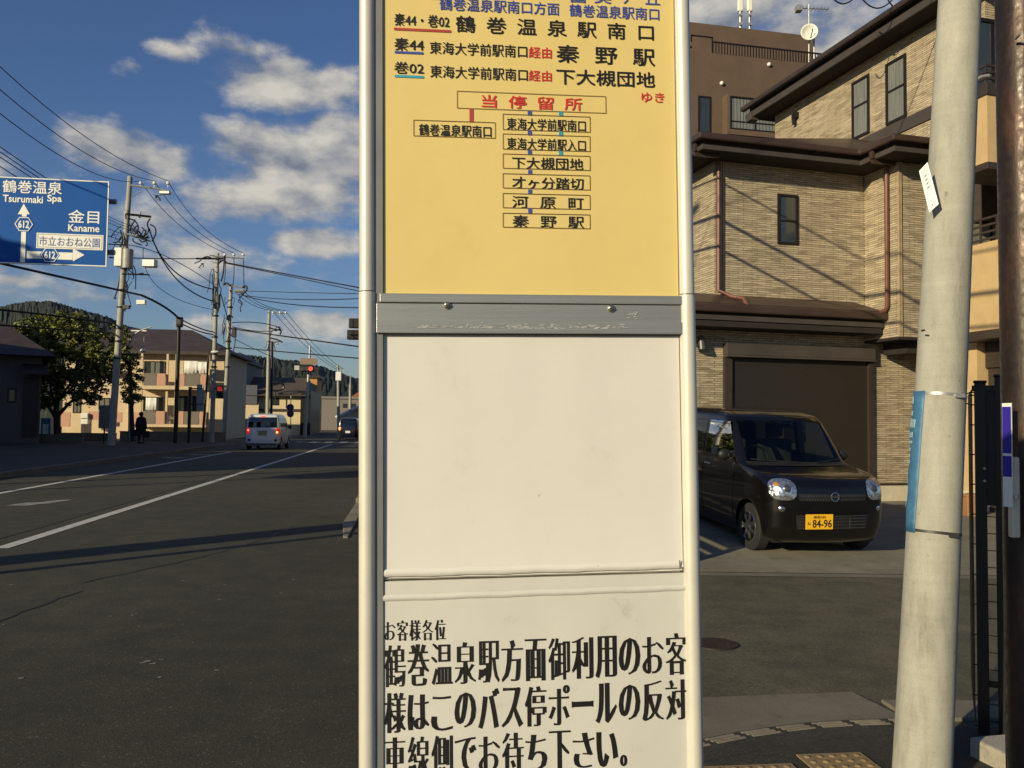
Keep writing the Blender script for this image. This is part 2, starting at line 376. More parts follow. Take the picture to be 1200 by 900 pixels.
def text(mb, body, x0, z0, x1, z1, y=0.0, bold=0.0, space=1.0, mi=0, smear=0, smw=0.0, fn=None):
    """letters fitted into the rectangle x0..x1, z0..z1 of an upright plane facing -y"""
    vs, fs = glyphs(body, bold, space)
    if not vs: return
    if bold > 0:
        bvs, bfs = glyphs(body, 0.0, space); hgt_ = (z1 - z0) * bold * .9; ax = 1
        for k, (dx, dz) in enumerate(((-1, 0), (1, 0), (0, -1), (0, 1), (-.7, -.7), (.7, .7), (-.7, .7), (.7, -.7))):
            text(mb, body, x0 + dx * hgt_, z0 + dz * hgt_, x1 + dx * hgt_, z1 + dz * hgt_, y - k * .000012, 0.0, space, mi)
        return
    ax = min(v[0] for v in vs); bx = max(v[0] for v in vs); ay = min(v[1] for v in vs); by = max(v[1] for v in vs)
    for k in range(smear + 1):
        dx = (k / max(1, smear) - .5) * smw if smear else 0
        w = smw if smear else 0
        out = []
        for v in vs:
            X = x0 + w / 2 + (v[0] - ax) / (bx - ax) * (x1 - x0 - w) + dx; Z = z0 + (v[1] - ay) / (by - ay) * (z1 - z0)
            out.append(fn(X, Z) if fn else (X, y - k * .00002, Z))
        mb.add(out, [q for q in fs], mi)

# ============================================================ GROUND
rdir = Vector((-math.sin(R(6.8)), math.cos(R(6.8)), 0)); rper = Vector((math.cos(R(6.8)), math.sin(R(6.8)), 0))
def rp(lat, y, z=0.0):          # a place beside the road: lateral offset and distance along it
    p = rper * lat + rdir * y; return (p.x, p.y, z)
S = 'structure'
g = MB(); g.sheet([(-3000, -300, -.02), (3000, -300, -.02), (3000, 4000, -.02), (-3000, 4000, -.02)]); g.build('ground', ASPH3, kind=S)
def ribbon(l0, l1, y0, y1, z, n=24):
    m = MB(); vs = []
    for i in range(n + 1):
        y = y0 + (y1 - y0) * i / n; vs += [rp(l0, y, z), rp(l1, y, z)]
    m.add(vs, [(2 * i, 2 * i + 1, 2 * i + 3, 2 * i + 2) for i in range(n)]); return m
ribbon(-9.6, 1.2, -40, 300, 0).build('road', ASPH, kind=S)
ribbon(-4.62, -4.46, 10.35, 43, .005).build('centre_line', PAINT, kind=S)
ribbon(-4.62, -4.46, 6.0, 9.9, .005).build('centre_line', PAINTW, kind=S)
ribbon(-4.62, -4.46, 43, 52, .005).build('centre_line', PAINT, kind=S)
ribbon(-7.86, -7.71, 6, 39, .005).build('lane_line', PAINT, kind=S)
# worn arrow painted in the left lane
a = MB(); a.sheet([rp(-6.62, 15.2, .005), rp(-6.3, 15.2, .005), rp(-6.05, 15.8, .005), rp(-6.5, 15.75, .005)])
a.sheet([rp(-6.40, 15.5, .0055), rp(-6.1, 15.5, .0055), rp(-5.95, 16.3, .0055), rp(-6.18, 16.2, .0055)]); a.build('road_arrow', PAINTW, kind=S)
a = MB(); a.sheet([rp(-9.1, 33, .005), rp(-8.3, 33, .005), rp(-8.3, 33.5, .005), rp(-9.1, 33.5, .005)])
a.sheet([rp(-8.8, 36, .005), rp(-7.95, 36, .005), rp(-7.95, 36.4, .005), rp(-8.8, 36.4, .005)]); a.build('road_marking', PAINTW, kind=S)
m = MB()
for k, pts in enumerate(([(-2.9, 8.2), (-2.2, 9.6), (-1.75, 11.0), (-1.55, 12.6)], [(-5.4, 7.5), (-4.9, 11.2), (-4.85, 19), (-4.9, 32)], [(-3.3, 3.0), (-2.7, 5.2), (-2.95, 6.7), (-2.75, 8.0)])):
    q = []
    for (a0, b0), (a1, b1) in zip(pts, pts[1:]):
        for i in range(8): t_ = i / 8; q.append((a0 + (a1 - a0) * t_ + .02 * math.sin(i * 2.1 + b0), b0 + (b1 - b0) * t_))
    vs = []
    for (x_, y_) in q: vs += [rp(x_ - .012, y_, .0035), rp(x_ + .012, y_, .0035)]
    m.add(vs, [(2 * i, 2 * i + 1, 2 * i + 3, 2 * i + 2) for i in range(len(q) - 1)])
m.build('road_seam', mat('tar_seam', (.022, .021, .018), .6), kind=S)
m = MB(); rnd = random.Random(4)
for i in range(46):
    lx, ly = rnd.uniform(-4.2, -.9), rnd.uniform(3.4, 8.5); w_ = rnd.uniform(.004, .016); q_ = [rp(lx + w_ * math.cos(t_) * rnd.uniform(.6, 1.4), ly + w_ * math.sin(t_) * rnd.uniform(.5, 1.2), .0042) for t_ in (0, 1.3, 2.6, 3.9, 5.2)]; m.sheet(q_)
for i in range(7):
    lx, ly = -1.55 + rnd.uniform(-.06, .06), 5.55 + rnd.uniform(-.05, .05); w_ = rnd.uniform(.01, .03); m.sheet([rp(lx - w_, ly - .006, .0044 + i * 1e-5), rp(lx + w_, ly - .004, .0044 + i * 1e-5), rp(lx + w_ * .8, ly + .008, .0044 + i * 1e-5), rp(lx - w_ * .7, ly + .006, .0044 + i * 1e-5)])
m.build('road_grit', mat('grit_pale', (.26, .25, .22), .9), kind=S)
# stop line of the crossing far ahead
for k in range(9):
    m = MB(); m.sheet([rp(-9.2 + k * .95, 56, .005), rp(-8.75 + k * .95, 56, .005), rp(-8.75 + k * .95, 59, .005), rp(-9.2 + k * .95, 59, .005)]); m.build('crosswalk_stripe', PAINTW, kind=S)
# left pavement and its kerb
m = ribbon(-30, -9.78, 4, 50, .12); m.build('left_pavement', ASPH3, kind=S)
m = MB()
for i in range(24):
    y0 = 4 + i * 46 / 24; y1 = y0 + 46 / 24 - .01
    p = [rp(-9.78, y0), rp(-9.6, y0), rp(-9.6, y1), rp(-9.78, y1)]
    m.prism([q[:2] for q in p], -.02, .135)
m.build('left_kerb', CONCPAD, kind=S)
# near pavement where the camera stands (slightly above the road)
m = MB(); m.sheet([rp(-.02, -12, .03), rp(6.5, -12, .03), (6.5, 3.95, .03), (2.6, 4.28, .03), (1.93, 4.27, .03), (1.52, 4.20, .03), (.95, 3.95, .03), (.5, 3.62, .03), (.2, 3.2, .03), rp(-.02, 2.6, .03)])
m.build('near_pavement', ASPH3, kind=S)
m = MB()
for i in range(15):
    y0 = -12 + i; m.prism([q[:2] for q in (rp(-.17, y0), rp(-.02, y0), rp(-.02, y0 + .985), rp(-.17, y0 + .985))], -.02, .045)
m.build('near_kerb', CONCPAD, kind=S)
# concrete pad laid between pavement and side street
m = MB(); m.prism([(.55, 3.75), (.95, 4.09), (1.52, 4.33), (1.93, 4.40), (2.03, 4.42), (1.92, 4.86), (1.0, 4.72), (.2, 4.55)], -.02, .018); m.build('concrete_pad', CONCPAD, kind=S, bevel=.004)
m = MB(); m.prism([(2.04, 4.42), (2.75, 4.46), (2.85, 4.72), (2.02, 4.72)], -.02, .022); m.build('concrete_pad', CONCPAD, kind=S, bevel=.004)
# curved row of ribbed kerb bricks
m = MB(); crv = [(.40, 3.66), (.58, 3.80), (.76, 3.93), (.95, 4.03), (1.14, 4.125), (1.33, 4.20), (1.52, 4.262), (1.72, 4.30), (1.92, 4.325), (2.12, 4.335)]
for i in range(len(crv) - 1):
    p, q = Vector(crv[i]), Vector(crv[i + 1]); d = (q - p).normalized(); nn = Vector((-d.y, d.x)); L_ = (q - p).length
    for k in range(3):
        s0 = p + d * .012 + nn * (-.012 + k * .026) - d * (.012 * k); e0 = s0 + d * (L_ - .045)
        w = nn * .0085; m.prism([tuple(s0 - w), tuple(e0 - w), tuple(e0 + w), tuple(s0 + w)], .0, .034)
m.build('ribbed_kerb_bricks', mat('brick_pink', (.25, .21, .155), .85, var=.2, scale=12), kind=S)
m = MB(); n_ = len(crv)
L1 = [Vector(c) for c in crv]; off = []
for i, p in enumerate(L1):
    d = (L1[min(i + 1, n_ - 1)] - L1[max(i - 1, 0)]).normalized(); off.append(Vector((-d.y, d.x)))
vs = []
for p, o_ in zip(L1, off): vs += [(*(p - o_ * .16), .0312), (*(p + o_ * .062), .0312)]
m.add(vs, [(2 * i, 2 * i + 2, 2 * i + 3, 2 * i + 1) for i in range(n_ - 1)]); m.build('kerb_strip', ASPH3, kind=S)
# tactile tiles
def tile(cx, cy, s=.30):
    m = MB(); m.box((-s / 2, -s / 2, 0), (s / 2, s / 2, .006))
    for i in range(5):
        for j in range(5):
            x, y = (i - 2) * s / 5.2, (j - 2) * s / 5.2
            m.cyl((x, y, .006), (x, y, .011), .016, .010, 10)
    o = m.build('tactile_tile', mat('tactile_yellow', (.27, .19, .088), .75, var=.2, scale=14), kind=S); o.location = (cx, cy, .0325); o.rotation_euler = (0, 0, R(6.8)); return o
for i in range(4): tile(1.45 - .306 * i * math.cos(R(6.8)) - (.0 if i == 0 else .05), 3.75 - .306 * i * math.sin(R(6.8)) - (.0 if i == 0 else .10))
tile(1.45 + .04, 3.44)
# side street and driveway
m = MB(); m.sheet([(0.1, 3.2, .004), (0.6, 3.5, .004), (14, 3.5, .004), (20, 8.75, .004), (1.0, 8.70, .004), (-.5, 9.3, .004), (-.3, 6, .004)]); m.build('side_street', ASPH2, kind=S)
def hgt(x, y):                                  # the driveway slab rises gently away from the street
    a = min(1, max(0, (y - 9.0) / 4.6)); a = a * a * (3 - 2 * a)
    b = min(1, max(0, (4.9 - x) / 1.4)); b = b * b * (3 - 2 * b); return .012 + .30 * a * b
m = MB(); nx, ny = 24, 20; vs = []
for j in range(ny + 1):
    for i in range(nx + 1):
        x = .3 + 9.7 * i / nx; y = 8.72 + 8.9 * j / ny
        if j == 0: y = 8.72
        vs.append((x, y, hgt(x, y)))
m.add(vs, [(j * (nx + 1) + i, j * (nx + 1) + i + 1, (j + 1) * (nx + 1) + i + 1, (j + 1) * (nx + 1) + i) for j in range(ny) for i in range(nx)], 0, True); m.build('driveway', CONC, kind=S)
m = MB(); m.sheet([(.3, 8.53, .008), (11, 8.53, .008), (11, 8.72, .008), (.3, 8.72, .008)]); m.build('gutter', CONCPAD, kind=S)
# kerb corner seen beyond the side street
m = MB()
for i in range(22):
    y0 = 11.1 + i * 1.5; m.prism([q[:2] for q in (rp(-.92 if i else -.80, y0), rp(-.74, y0), rp(-.74, y0 + 1.48), rp(-.92, y0 + 1.48))], -.02, .02 if i < 3 else .10)
m.build('far_kerb', CONC, kind=S, bevel=.01)
ribbon(-.74, .55, 15.7, 44, .10).build('far_pavement', ASPH3, kind=S)
# manhole
mh = gnd(838, 756); m = MB(); m.cyl((0, 0, .0), (0, 0, .009), .155, .155, 40)
for k in range(10):
    for r_ in (.05, .09, .128):
        w = k * math.pi / 5 + r_ * 7; m.box((math.cos(w) * r_ - .011, math.sin(w) * r_ - .011, .009), (math.cos(w) * r_ + .011, math.sin(w) * r_ + .011, .012))
o = m.build('manhole_cover', mat('cast_iron', (.045, .030, .022), .55, .4, .3, 20)); o.location = (mh.x, mh.y, .004); tag(o, 'round rusty iron manhole cover in the grey side street', 'manhole cover')

# hills on the horizon
def hills(name, prof, Y, depth, m):
    mb = MB(); vs = []; n = len(prof); K = 24; pts = []; rnd = random.Random(11)
    for i in range(n - 1):
        for s in range(26):
            t = s / 26; pts.append((prof[i][0] + (prof[i + 1][0] - prof[i][0]) * t, prof[i][1] + (prof[i + 1][1] - prof[i][1]) * t))
    N = len(pts)
    for j in range(K + 1):
        f = j / K; ff = 1 - abs(f * 2 - 1)
        for (px, py) in pts:
            p = at(px, py, Y); h = p.z * math.sin(ff * math.pi / 2) * 1 + (math.sin(px * .31 + j) + math.sin(px * .83 + 2 * j)) * Y * .0003 * ff + rnd.uniform(-1, 1) * Y * .0010 * min(1, ff * 3)
            vs.append((p.x * (1 + (f - .5) * depth / Y), Y + (f - .5) * depth, h - 3 if ff < .01 else h))
    mb.add(vs, [(j * N + i, j * N + i + 1, (j + 1) * N + i + 1, (j + 1) * N + i) for j in range(K) for i in range(N - 1)], 0, True)
    return mb.build(name, m, kind=S)
hills('hill', [(-500, 430), (-250, 380), (-60, 366), (0, 366), (25, 361), (60, 360), (90, 368), (125, 377), (150, 388), (190, 396), (230, 408), (262, 417), (300, 421), (330, 425), (375, 432), (420, 447), (520, 462), (640, 480), (760, 490)], 900, 900, HILL)
hills('hill', [(150, 440), (240, 415), (300, 430), (345, 423), (390, 437), (430, 450), (560, 455), (700, 465), (900, 470), (1200, 465), (1600, 450)], 1900, 1200, HILL)
# ============================================================ BUS STOP SIGN
SA = Vector((.99304, .11580, .02003)); yaw, tl, ln_ = R(6.65), R(.25), R(1.15)
_u = Vector((math.cos(yaw), math.sin(yaw), 0)); _n = Vector((math.sin(yaw), -math.cos(yaw), 0)); _z = Vector((0, 0, 1))
_w = _z * math.cos(tl) - _n * math.sin(tl); _n2 = _n * math.cos(tl) + _z * math.sin(tl)
SAx = _u * math.cos(ln_) + _w * math.sin(ln_); SBx = -_u * math.sin(ln_) + _w * math.cos(ln_)
SO = at(622, 450, 1.02)
SO = SO - SBx * (SO.z / SBx.z)                 # origin at the ground
bus = thing('bus_stop_sign', 'tall bus stop sign with yellow route panel above a white notice board', 'bus stop sign', SO)
bus.matrix_world = Matrix(((SAx.x, -_n2.x, SBx.x, SO.x), (SAx.y, -_n2.y, SBx.y, SO.y), (SAx.z, -_n2.z, SBx.z, SO.z), (0, 0, 0, 1)))
def sg(px, py, y=0.0):          # place on the sign's face
    d = ray(px, py); o_ = CP - SO; t = (o_.dot(_n2) + y) / -d.dot(_n2); p = CP + d * t - SO
    return p.dot(SAx), p.dot(SBx)
xl0, zt = sg(449, 100)[0], sg(620, 346)[1]
xL = (sg(449, 340)[0] + sg(450, 800)[0]) / 2; xR = (sg(795, 340)[0] + sg(803, 800)[0]) / 2
xTL = (sg(430.5, 300)[0] + sg(430.5, 800)[0]) / 2; xTR = (sg(803.5, 300)[0] + sg(813.5, 800)[0]) / 2
rt_ = .0098; zB = .42; zTop = 2.34
zbar1, zbar0 = sg(620, 346)[1], sg(620, 391.5)[1]; zcr = sg(620, 674)[1]
zj = sg(430, 342)[1]
for x in (xTL, xTR):
    m = MB(); m.cyl((x, 0, .04), (x, 0, zj - .0006), rt_, n=24); m.build('post', TUBE, bus)
    m = MB(); m.cyl((x, 0, zj + .0006), (x, 0, zTop), rt_ * .93, n=24); m.build('post', TUBE, bus)
    m = MB(); m.cyl((x, 0, zj - .0007), (x, 0, zj + .0007), rt_ * .86, n=24); m.build('post_joint', SEAM, bus)
m = MB(); m.box((xTL - .03, -.12, .03), (xTR + .03, .12, .10)); m.build('base', CONCBLK, bus, bevel=.012)
m = MB(); m.box((xL - .004, .010, zB), (xR + .004, .022, zTop - .01)); m.build('backing_board', ALU, bus)
m = MB(); m.box((xTL, -.003, zB), (xL - .0005, .009, zTop - .02)); m.box((xR + .0005, .0, zB), (xTR, .009, zTop - .02)); m.build('side_channel', mat('channel_grey', (.23, .23, .22), .5, .3), bus)
YP = .0
m = MB(); m.box((xL, YP, zbar1 + .0008), (xR, .0095, zTop - .03)); ypan = m.build('route_panel', YELLOW, bus)
ypan['label'] = 'yellow route panel listing the bus destinations'
# aluminium cross bar with its lip, groove and two screws
m = MB(); m.box((xL - .008, -.0045, zbar0), (xR + .002, .0095, zbar1 - .0115)); m.box((xL - .004, -.006, zbar1 - .0105), (xR + .002, .0095, zbar1))
m.box((xL - .008, -.0062, zbar0), (xR + .002, -.0044, zbar0 + .0145)); bar = m.build('cross_bar', ALU, bus, bevel=.0008)
m = MB(); m.box((xL - .006, -.0040, zbar1 - .0118), (xR + .001, .009, zbar1 - .0100)); m.box((xL - .006, -.003, zbar0 - .0016), (xR + .001, .009, zbar0 + .0004)); m.build('groove', SEAM, bar)
for px, py in ((524, 358.5), (715, 362)):
    x, z = sg(px, py); m = MB(); m.sphere((x, -.0055, z), .0046, 16, sc_=(1, .62, 1)); m.box((x - .003, -.0088, z - .0005), (x + .003, -.0082, z + .0005), 1); m.build('screw', [SCREW, SEAM], bar)
# dried scraps of tape left on the bar
m = MB()
for i in range(150):
    px = random.uniform(490, 738); py = 385 - abs(random.gauss(0, 2.3)) + (px - 520) * .006
    x, z = sg(px, py); w = random.uniform(.0008, .0045); h = random.uniform(.0003, .0010); m.sheet([(x - w, -.00645 - i * 2e-6, z - h), (x + w * .6, -.00645 - i * 2e-6, z - h * 1.2), (x + w, -.00645 - i * 2e-6, z + h), (x - w * .5, -.00645 - i * 2e-6, z + h * .8)])
for i in range(12):
    px = random.uniform(735, 752); py = random.uniform(367, 375); x, z = sg(px, py); w = random.uniform(.0006, .002); h = random.uniform(.0003, .0008); m.sheet([(x - w, -.0052 - i * 2e-6, z - h), (x + w, -.0052 - i * 2e-6, z - h), (x + w, -.0052 - i * 2e-6, z + h), (x - w, -.0052 - i * 2e-6, z + h)])
m.build('tape_residue', ALUW, bar)
# blank white sheet, its folded lower edge, and the notice below it
m = MB(); N_ = 30; vs = []
for i in range(N_ + 1):
    x = xL + (xR - xL) * i / N_
    for (z, y) in ((zbar0 - .0012, .0015), (zcr + .10, .001), (zcr + .012, .0006), (zcr + .004, -.0014)): vs.append((x, y + .00012 * math.sin(i * .9), z + (.0 if z > zcr + .05 else .0006 * math.sin(i * .5))))
m.add(vs, [(4 * i + k, 4 * i + k + 1, 4 * i + k + 5, 4 * i + k + 4) for i in range(N_) for k in range(3)], 0, True)
m.box((xL, .002, zcr), (xR, .009, zbar0 - .001)); wp = m.build('blank_board', WHITEP, bus)
def rid(px0, py0, px1, py1, h, y, name, m_, par, n=40, amp=.0004):
    a_, b_ = sg(px0, py0), sg(px1, py1); mb = MB(); vs = []
    for i in range(n + 1):
        t = i / n; x = a_[0] + (b_[0] - a_[0]) * t; z = a_[1] + (b_[1] - a_[1]) * t + amp * (math.sin(i * .7) + math.sin(i * 1.9) * .5)
        vs += [(x, y + .0015, z + h), (x, y, z + h * .3), (x, y, z - h * .4), (x, y + .0018, z - h)]
    mb.add(vs, [(4 * i + k, 4 * i + k + 1, 4 * i + k + 5, 4 * i + k + 4) for i in range(n) for k in range(3)], 0, True); return mb.build(name, m_, par)
rid(450, 672, 796, 662, .0042, -.0026, 'folded_edge', WHITEP, wp)
rid(450, 679, 797, 669.5, .0007, -.0009, 'crease', mat('crease_grey', (.22, .2, .16), .8), wp, amp=.0002)
m = MB(); m.box((xL, -.001, zB), (xR + .002, .009, zcr - .0025)); nt_ = m.build('notice_sheet', NOTICE, bus); nt_['label'] = 'white notice sheet with large black lettering'
rid(449, 701, 802, 688.5, .0036, -.0034, 'sheet_edge', NOTICE, nt_, amp=.0003)
x, z = sg(796, 662); m = MB(); m.box((x - .001, -.0032, z - .005), (x + .0004, -.0026, z + .006)); m.build('tear', mat('crease_grey2', (.22, .2, .16), .8), wp)
# --- lettering on the yellow panel
def box4(px0, py0, px1, py1, px2, py2, px3, py3):
    q = [sg(px0, py0), sg(px1, py1), sg(px2, py2), sg(px3, py3)]
    return (q[0][0] + q[3][0]) / 2, (q[2][1] + q[3][1]) / 2, (q[1][0] + q[2][0]) / 2, (q[0][1] + q[1][1]) / 2
def prt(mt, s, x0, y0, x1, y1, slope, y=-.0009, **k):
    """print s where the photo shows it: left end x0, right end x1, top y0 and bottom y1 at the left, and the slope of the row"""
    dy = slope * (x1 - x0); b = box4(x0, y0, x1, y0 + dy, x1, y1 + dy, x0, y1); mb = MB(); k['bold'] = k.get('bold', 0) * .62; text(mb, s, *b, y=y, **k); mb.build('lettering', mt, ypan)
K_, B_, R_ = BLACK, BLUE, RED
prt(B_, '鶴巻', 470, -16, 520, -2, .03, bold=.012)
prt(B_, '富', 667, -11.5, 687, 3.0, .03, bold=.012); prt(B_, '美', 696, -11, 716, 4, .03, bold=.012); prt(B_, 'ケ', 727, -9, 741, 4.5, .03, bold=.012); prt(B_, '丘', 756, -9.5, 773, 5.5, .03, bold=.012)
prt(B_, '鶴巻温泉駅南口方面', 515, -1.5, 655, 13.3, .027, bold=.016); prt(B_, '鶴巻温泉駅南口', 667, 6.0, 772, 20.5, .027, bold=.016)
prt(K_, '秦44・巻02', 462, 16.5, 526.5, 31, .02, bold=.016)
prt(K_, '鶴巻温泉駅南口', 534, 19.5, 765.5, 38.5, .038, bold=.022, space=1.95)
prt(K_, '秦44', 462, 44.5, 496.5, 59.5, .02, bold=.016); prt(K_, '東海大学前駅南口', 503.5, 49.5, 617.5, 64, .03, bold=.012)
prt(R_, '経由', 619.5, 55, 646, 68, .03, bold=.022); prt(K_, '秦野駅', 652, 53, 767, 73.5, .036, bold=.024, space=2.25)
prt(K_, '巻02', 462, 72.5, 496.5, 86.5, .02, bold=.016); prt(K_, '東海大学前駅南口', 504, 77, 618, 91.5, .03, bold=.012)
prt(R_, '経由', 619.5, 82.5, 646, 95, .03, bold=.022); prt(K_, '下大槻団地', 652, 81, 767, 99, .035, bold=.026)
prt(R_, 'ゆき', 751.5, 108.5, 778, 120, .02, bold=.022)
prt(R_, '当停留所', 564.5, 111.3, 682, 126, .034, bold=.026, space=1.95)
prt(K_, '鶴巻温泉駅南口', 491, 145.5, 575.5, 159, .022, bold=.016)
for s, y, sp, x0, x1 in (('東海大学前駅南口', 138.5, 1, 594, 686), ('東海大学前駅入口', 161.5, 1, 594, 686), ('下大槻団地', 184, 1, 600, 683), ('才ヶ分踏切', 207, 1, 600, 683.5), ('河原町', 229.7, 2.3, 600, 683.5), ('秦野駅', 252, 2.3, 600.5, 684)):
    prt(K_, s, x0, y, x1, y + 14, .023, bold=.02 if sp > 1 or len(s) < 7 else .014, space=sp)
def frame(mb, x0, y0, x1, y1, sl, w=.0007, y=-.0009):
    X0, Z0, X1, Z1 = box4(x0, y0, x1, y0 + sl * (x1 - x0), x1, y1 + sl * (x1 - x0), x0, y1); e = 1e-5
    mb.sheet([(X0, y, Z0), (X1, y, Z0), (X1, y, Z0 + w), (X0, y, Z0 + w)]); mb.sheet([(X0, y, Z1 - w), (X1, y, Z1 - w), (X1, y, Z1), (X0, y, Z1)])
    mb.sheet([(X0, y - e, Z0 + w), (X0 + w, y - e, Z0 + w), (X0 + w, y - e, Z1 - w), (X0, y - e, Z1 - w)]); mb.sheet([(X1 - w, y - e, Z0 + w), (X1, y - e, Z0 + w), (X1, y - e, Z1 - w), (X1 - w, y - e, Z1 - w)]); mb.build('box_outline', BR_, ypan)
BR_ = mat('frame_brown', (.14, .07, .012), .5)
frame(MB(), 535.3, 106.7, 710, 127, .036)
frame(MB(), 484.3, 140.7, 580.5, 159.7, .028)
for y0, y1 in ((133.7, 152.3), (156.7, 175), (180, 197.3), (203, 220.3), (226, 243.3), (249, 266)): frame(MB(), 589, y0, 691.5, y1, .03)
def bar_(mb, x0, y0, x1, y1, sl=0.0, y=-.0008):
    X0, Z0, X1, Z1 = box4(x0, y0, x1, y0 + sl * (x1 - x0), x1, y1 + sl * (x1 - x0), x0, y1); mb2 = MB(); mb2.sheet([(X0, y, Z0), (X1, y, Z0), (X1, y, Z1), (X0, y, Z1)]); mb2.build('route_stripe', mb, ypan)
dr, bl, cy_ = DRED, BLUE, CYAN
bar_(dr, 461.5, 32.4, 528.5, 35.3, .05); bar_(dr, 550, 127.6, 554.6, 143.5)
bar_(bl, 462.5, 60.3, 496, 63, .02); bar_(cy_, 462.5, 88.2, 496.5, 91, .02)
for y in (130.3, 153.5, 176.3): bar_(bl, 618.3, y, 623, y + 5.2); bar_(cy_, 654.7, y + 1, 659.3, y + 6.2)
for y in (199.3, 222.3, 244.8): bar_(bl, 618.8, y, 623.3, y + 5)
# --- lettering of the notice: tall heavy Ming style
def row(mb, s, xs, y0, y1, sl, w, x_of, sm, bold=-.012):
    for ch, x in zip(s, xs):
        dy = sl * (x - x_of)
        hh = {'、': .4, '。': .35}.get(ch, 1.0); ww = w; ya = y0; yb = y1; xa = x
        if ch == 'ー': ya, yb = y0 + (y1 - y0) * .42, y0 + (y1 - y0) * .58
        elif ch == 'こ': ya = y0 + (y1 - y0) * .14
        elif ch == '。': ya, yb, ww = y0 + (y1 - y0) * .66, y0 + (y1 - y0) * .95, w * .34
        elif ch in 'のおはでちさい': ya = y0 + (y1 - y0) * .07; yb = y1 - (y1 - y0) * .05
        b = box4(xa, ya + dy, xa + ww, ya + dy + sl * ww, xa + ww, yb + dy + sl * ww, xa, yb + dy)
        fat = .033 if ch in '鶴温駅御側線' else .058 if ch in '様停巻客面用利泉車対待' else .064
        if ch == 'ー': fat = 0
        if ch in 'ポお': fat = .044
        gv, gf = ming(ch, fat * (1 if sm[1] > .001 else .8), .012 if ch in '鶴温駅御側線様停巻' else .017)
        ax = min(v[0] for v in gv); bx = max(v[0] for v in gv); ay = min(v[1] for v in gv); by = max(v[1] for v in gv)
        mb.add([(b[0] + (v[0] - ax) / (bx - ax) * (b[2] - b[0]), -.0016, b[1] + (v[1] - ay) / (by - ay) * (b[3] - b[1])) for v in gv], gf)
def nrow(*a_, **k_):
    nb = MB(); row(nb, *a_, **k_); nb.build('lettering', BLACK, nt_)
nrow('お客様各位', [450 + i * 14.8 for i in range(5)], 727, 751, -.02, 13.2, 450, (3, .0008), .0)
nrow('鶴巻温泉駅方面御利用のお客', [450 + i * 27.45 for i in range(13)], 756, 805, -.043, 25.3, 450, (7, .0026))
nrow('様はこのバス停ポールの反対', [450 + i * 27.45 for i in range(13)], 812, 859, -.047, 25.3, 450, (7, .0026))
nrow('車線側でお待ち下さい。', [450 + i * 27.6 for i in range(11)], 864, 911, -.040, 25.3, 450, (7, .0026))

# ============================================================ RIGHT FOREGROUND
# concrete utility pole leaning to the right
pb, pt = at(1080.5, 900, 3.62), at(1124.5, 0, 3.84); ax = (pt - pb).normalized()
p0 = pb - ax * (pb.z / ax.z); p1 = pb + ax * 8.5 / ax.z
rb_ = 31.5 / F * 3.62; rtp = 23.4 / F * 3.84
kr = (rtp - rb_) / (pt.z - pb.z)
up_ = thing('utility_pole', 'pale concrete utility pole leaning right in the foreground', 'utility pole', p0)
def ploc(v): return Vector(v) - p0
m = MB(); NP = 14; m.tube([ploc(p0 + (p1 - p0) * i / NP) for i in range(NP + 1)], [rb_ + kr * ((p0 + (p1 - p0) * i / NP).z - pb.z) if (p0 + (p1 - p0) * i / NP).z < 4 else max(.07, rtp + kr * .3 * ((p0 + (p1 - p0) * i / NP).z - 2.4)) for i in range(NP + 1)], 40); m.build('shaft', POLE, up_)
def pax(py):          # centre of the pole at the height of an image row
    best = None
    for i in range(800):
        p = p0 + (p1 - p0) * i / 800; q = CM.transposed() @ (p - CP); yy = 450 - F * q.y / -q.z
        if best is None or abs(yy - py) < best[0]: best = (abs(yy - py), p)
    return best[1]
def prad(p): return rb_ + kr * (p.z - pb.z)
for py, mm in ((465, GALV), (623, mat('dark_band', (.07, .07, .065), .5, .5))):
    c = pax(py); r_ = prad(c) + .002; m = MB(); m.tube([ploc(c - ax * .006), ploc(c + ax * .006)], r_, 40, 0, False); m.box(tuple(ploc(c) + Vector((.01, -r_ - .006, -.008))), tuple(ploc(c) + Vector((.05, -r_ + .002, .008)))); m.build('steel_band', mm, up_)
for px, py, s in ((1126, 347, .006), (1083, 387, .004)):
    c = at(px, py, pax(py).y - prad(pax(py)) * .93); m = MB(); m.cyl(tuple(ploc(c) + Vector((0, -.004, 0))), tuple(ploc(c) + Vector((0, .02, 0))), s, n=10); m.build('bolt_hole', SEAM, up_)
# pole steps / bracket arm
c = pax(92); m = MB(); e0 = ploc(at(1137, 98, c.y - .05)); e1 = ploc(at(1150, 90, c.y - .06)); e2 = ploc(at(1159, 89, c.y - .06)); m.tube([e0, e1, e2], [.0075, .008, .010], 10); m.build('bracket', GALV, up_, bevel=.001)
m = MB(); m.tube([ploc(at(1131, 101, c.y - .07)), ploc(at(1138, 98, c.y - .06))], .011, 10); m.build('bracket_bolt', GALV, up_)
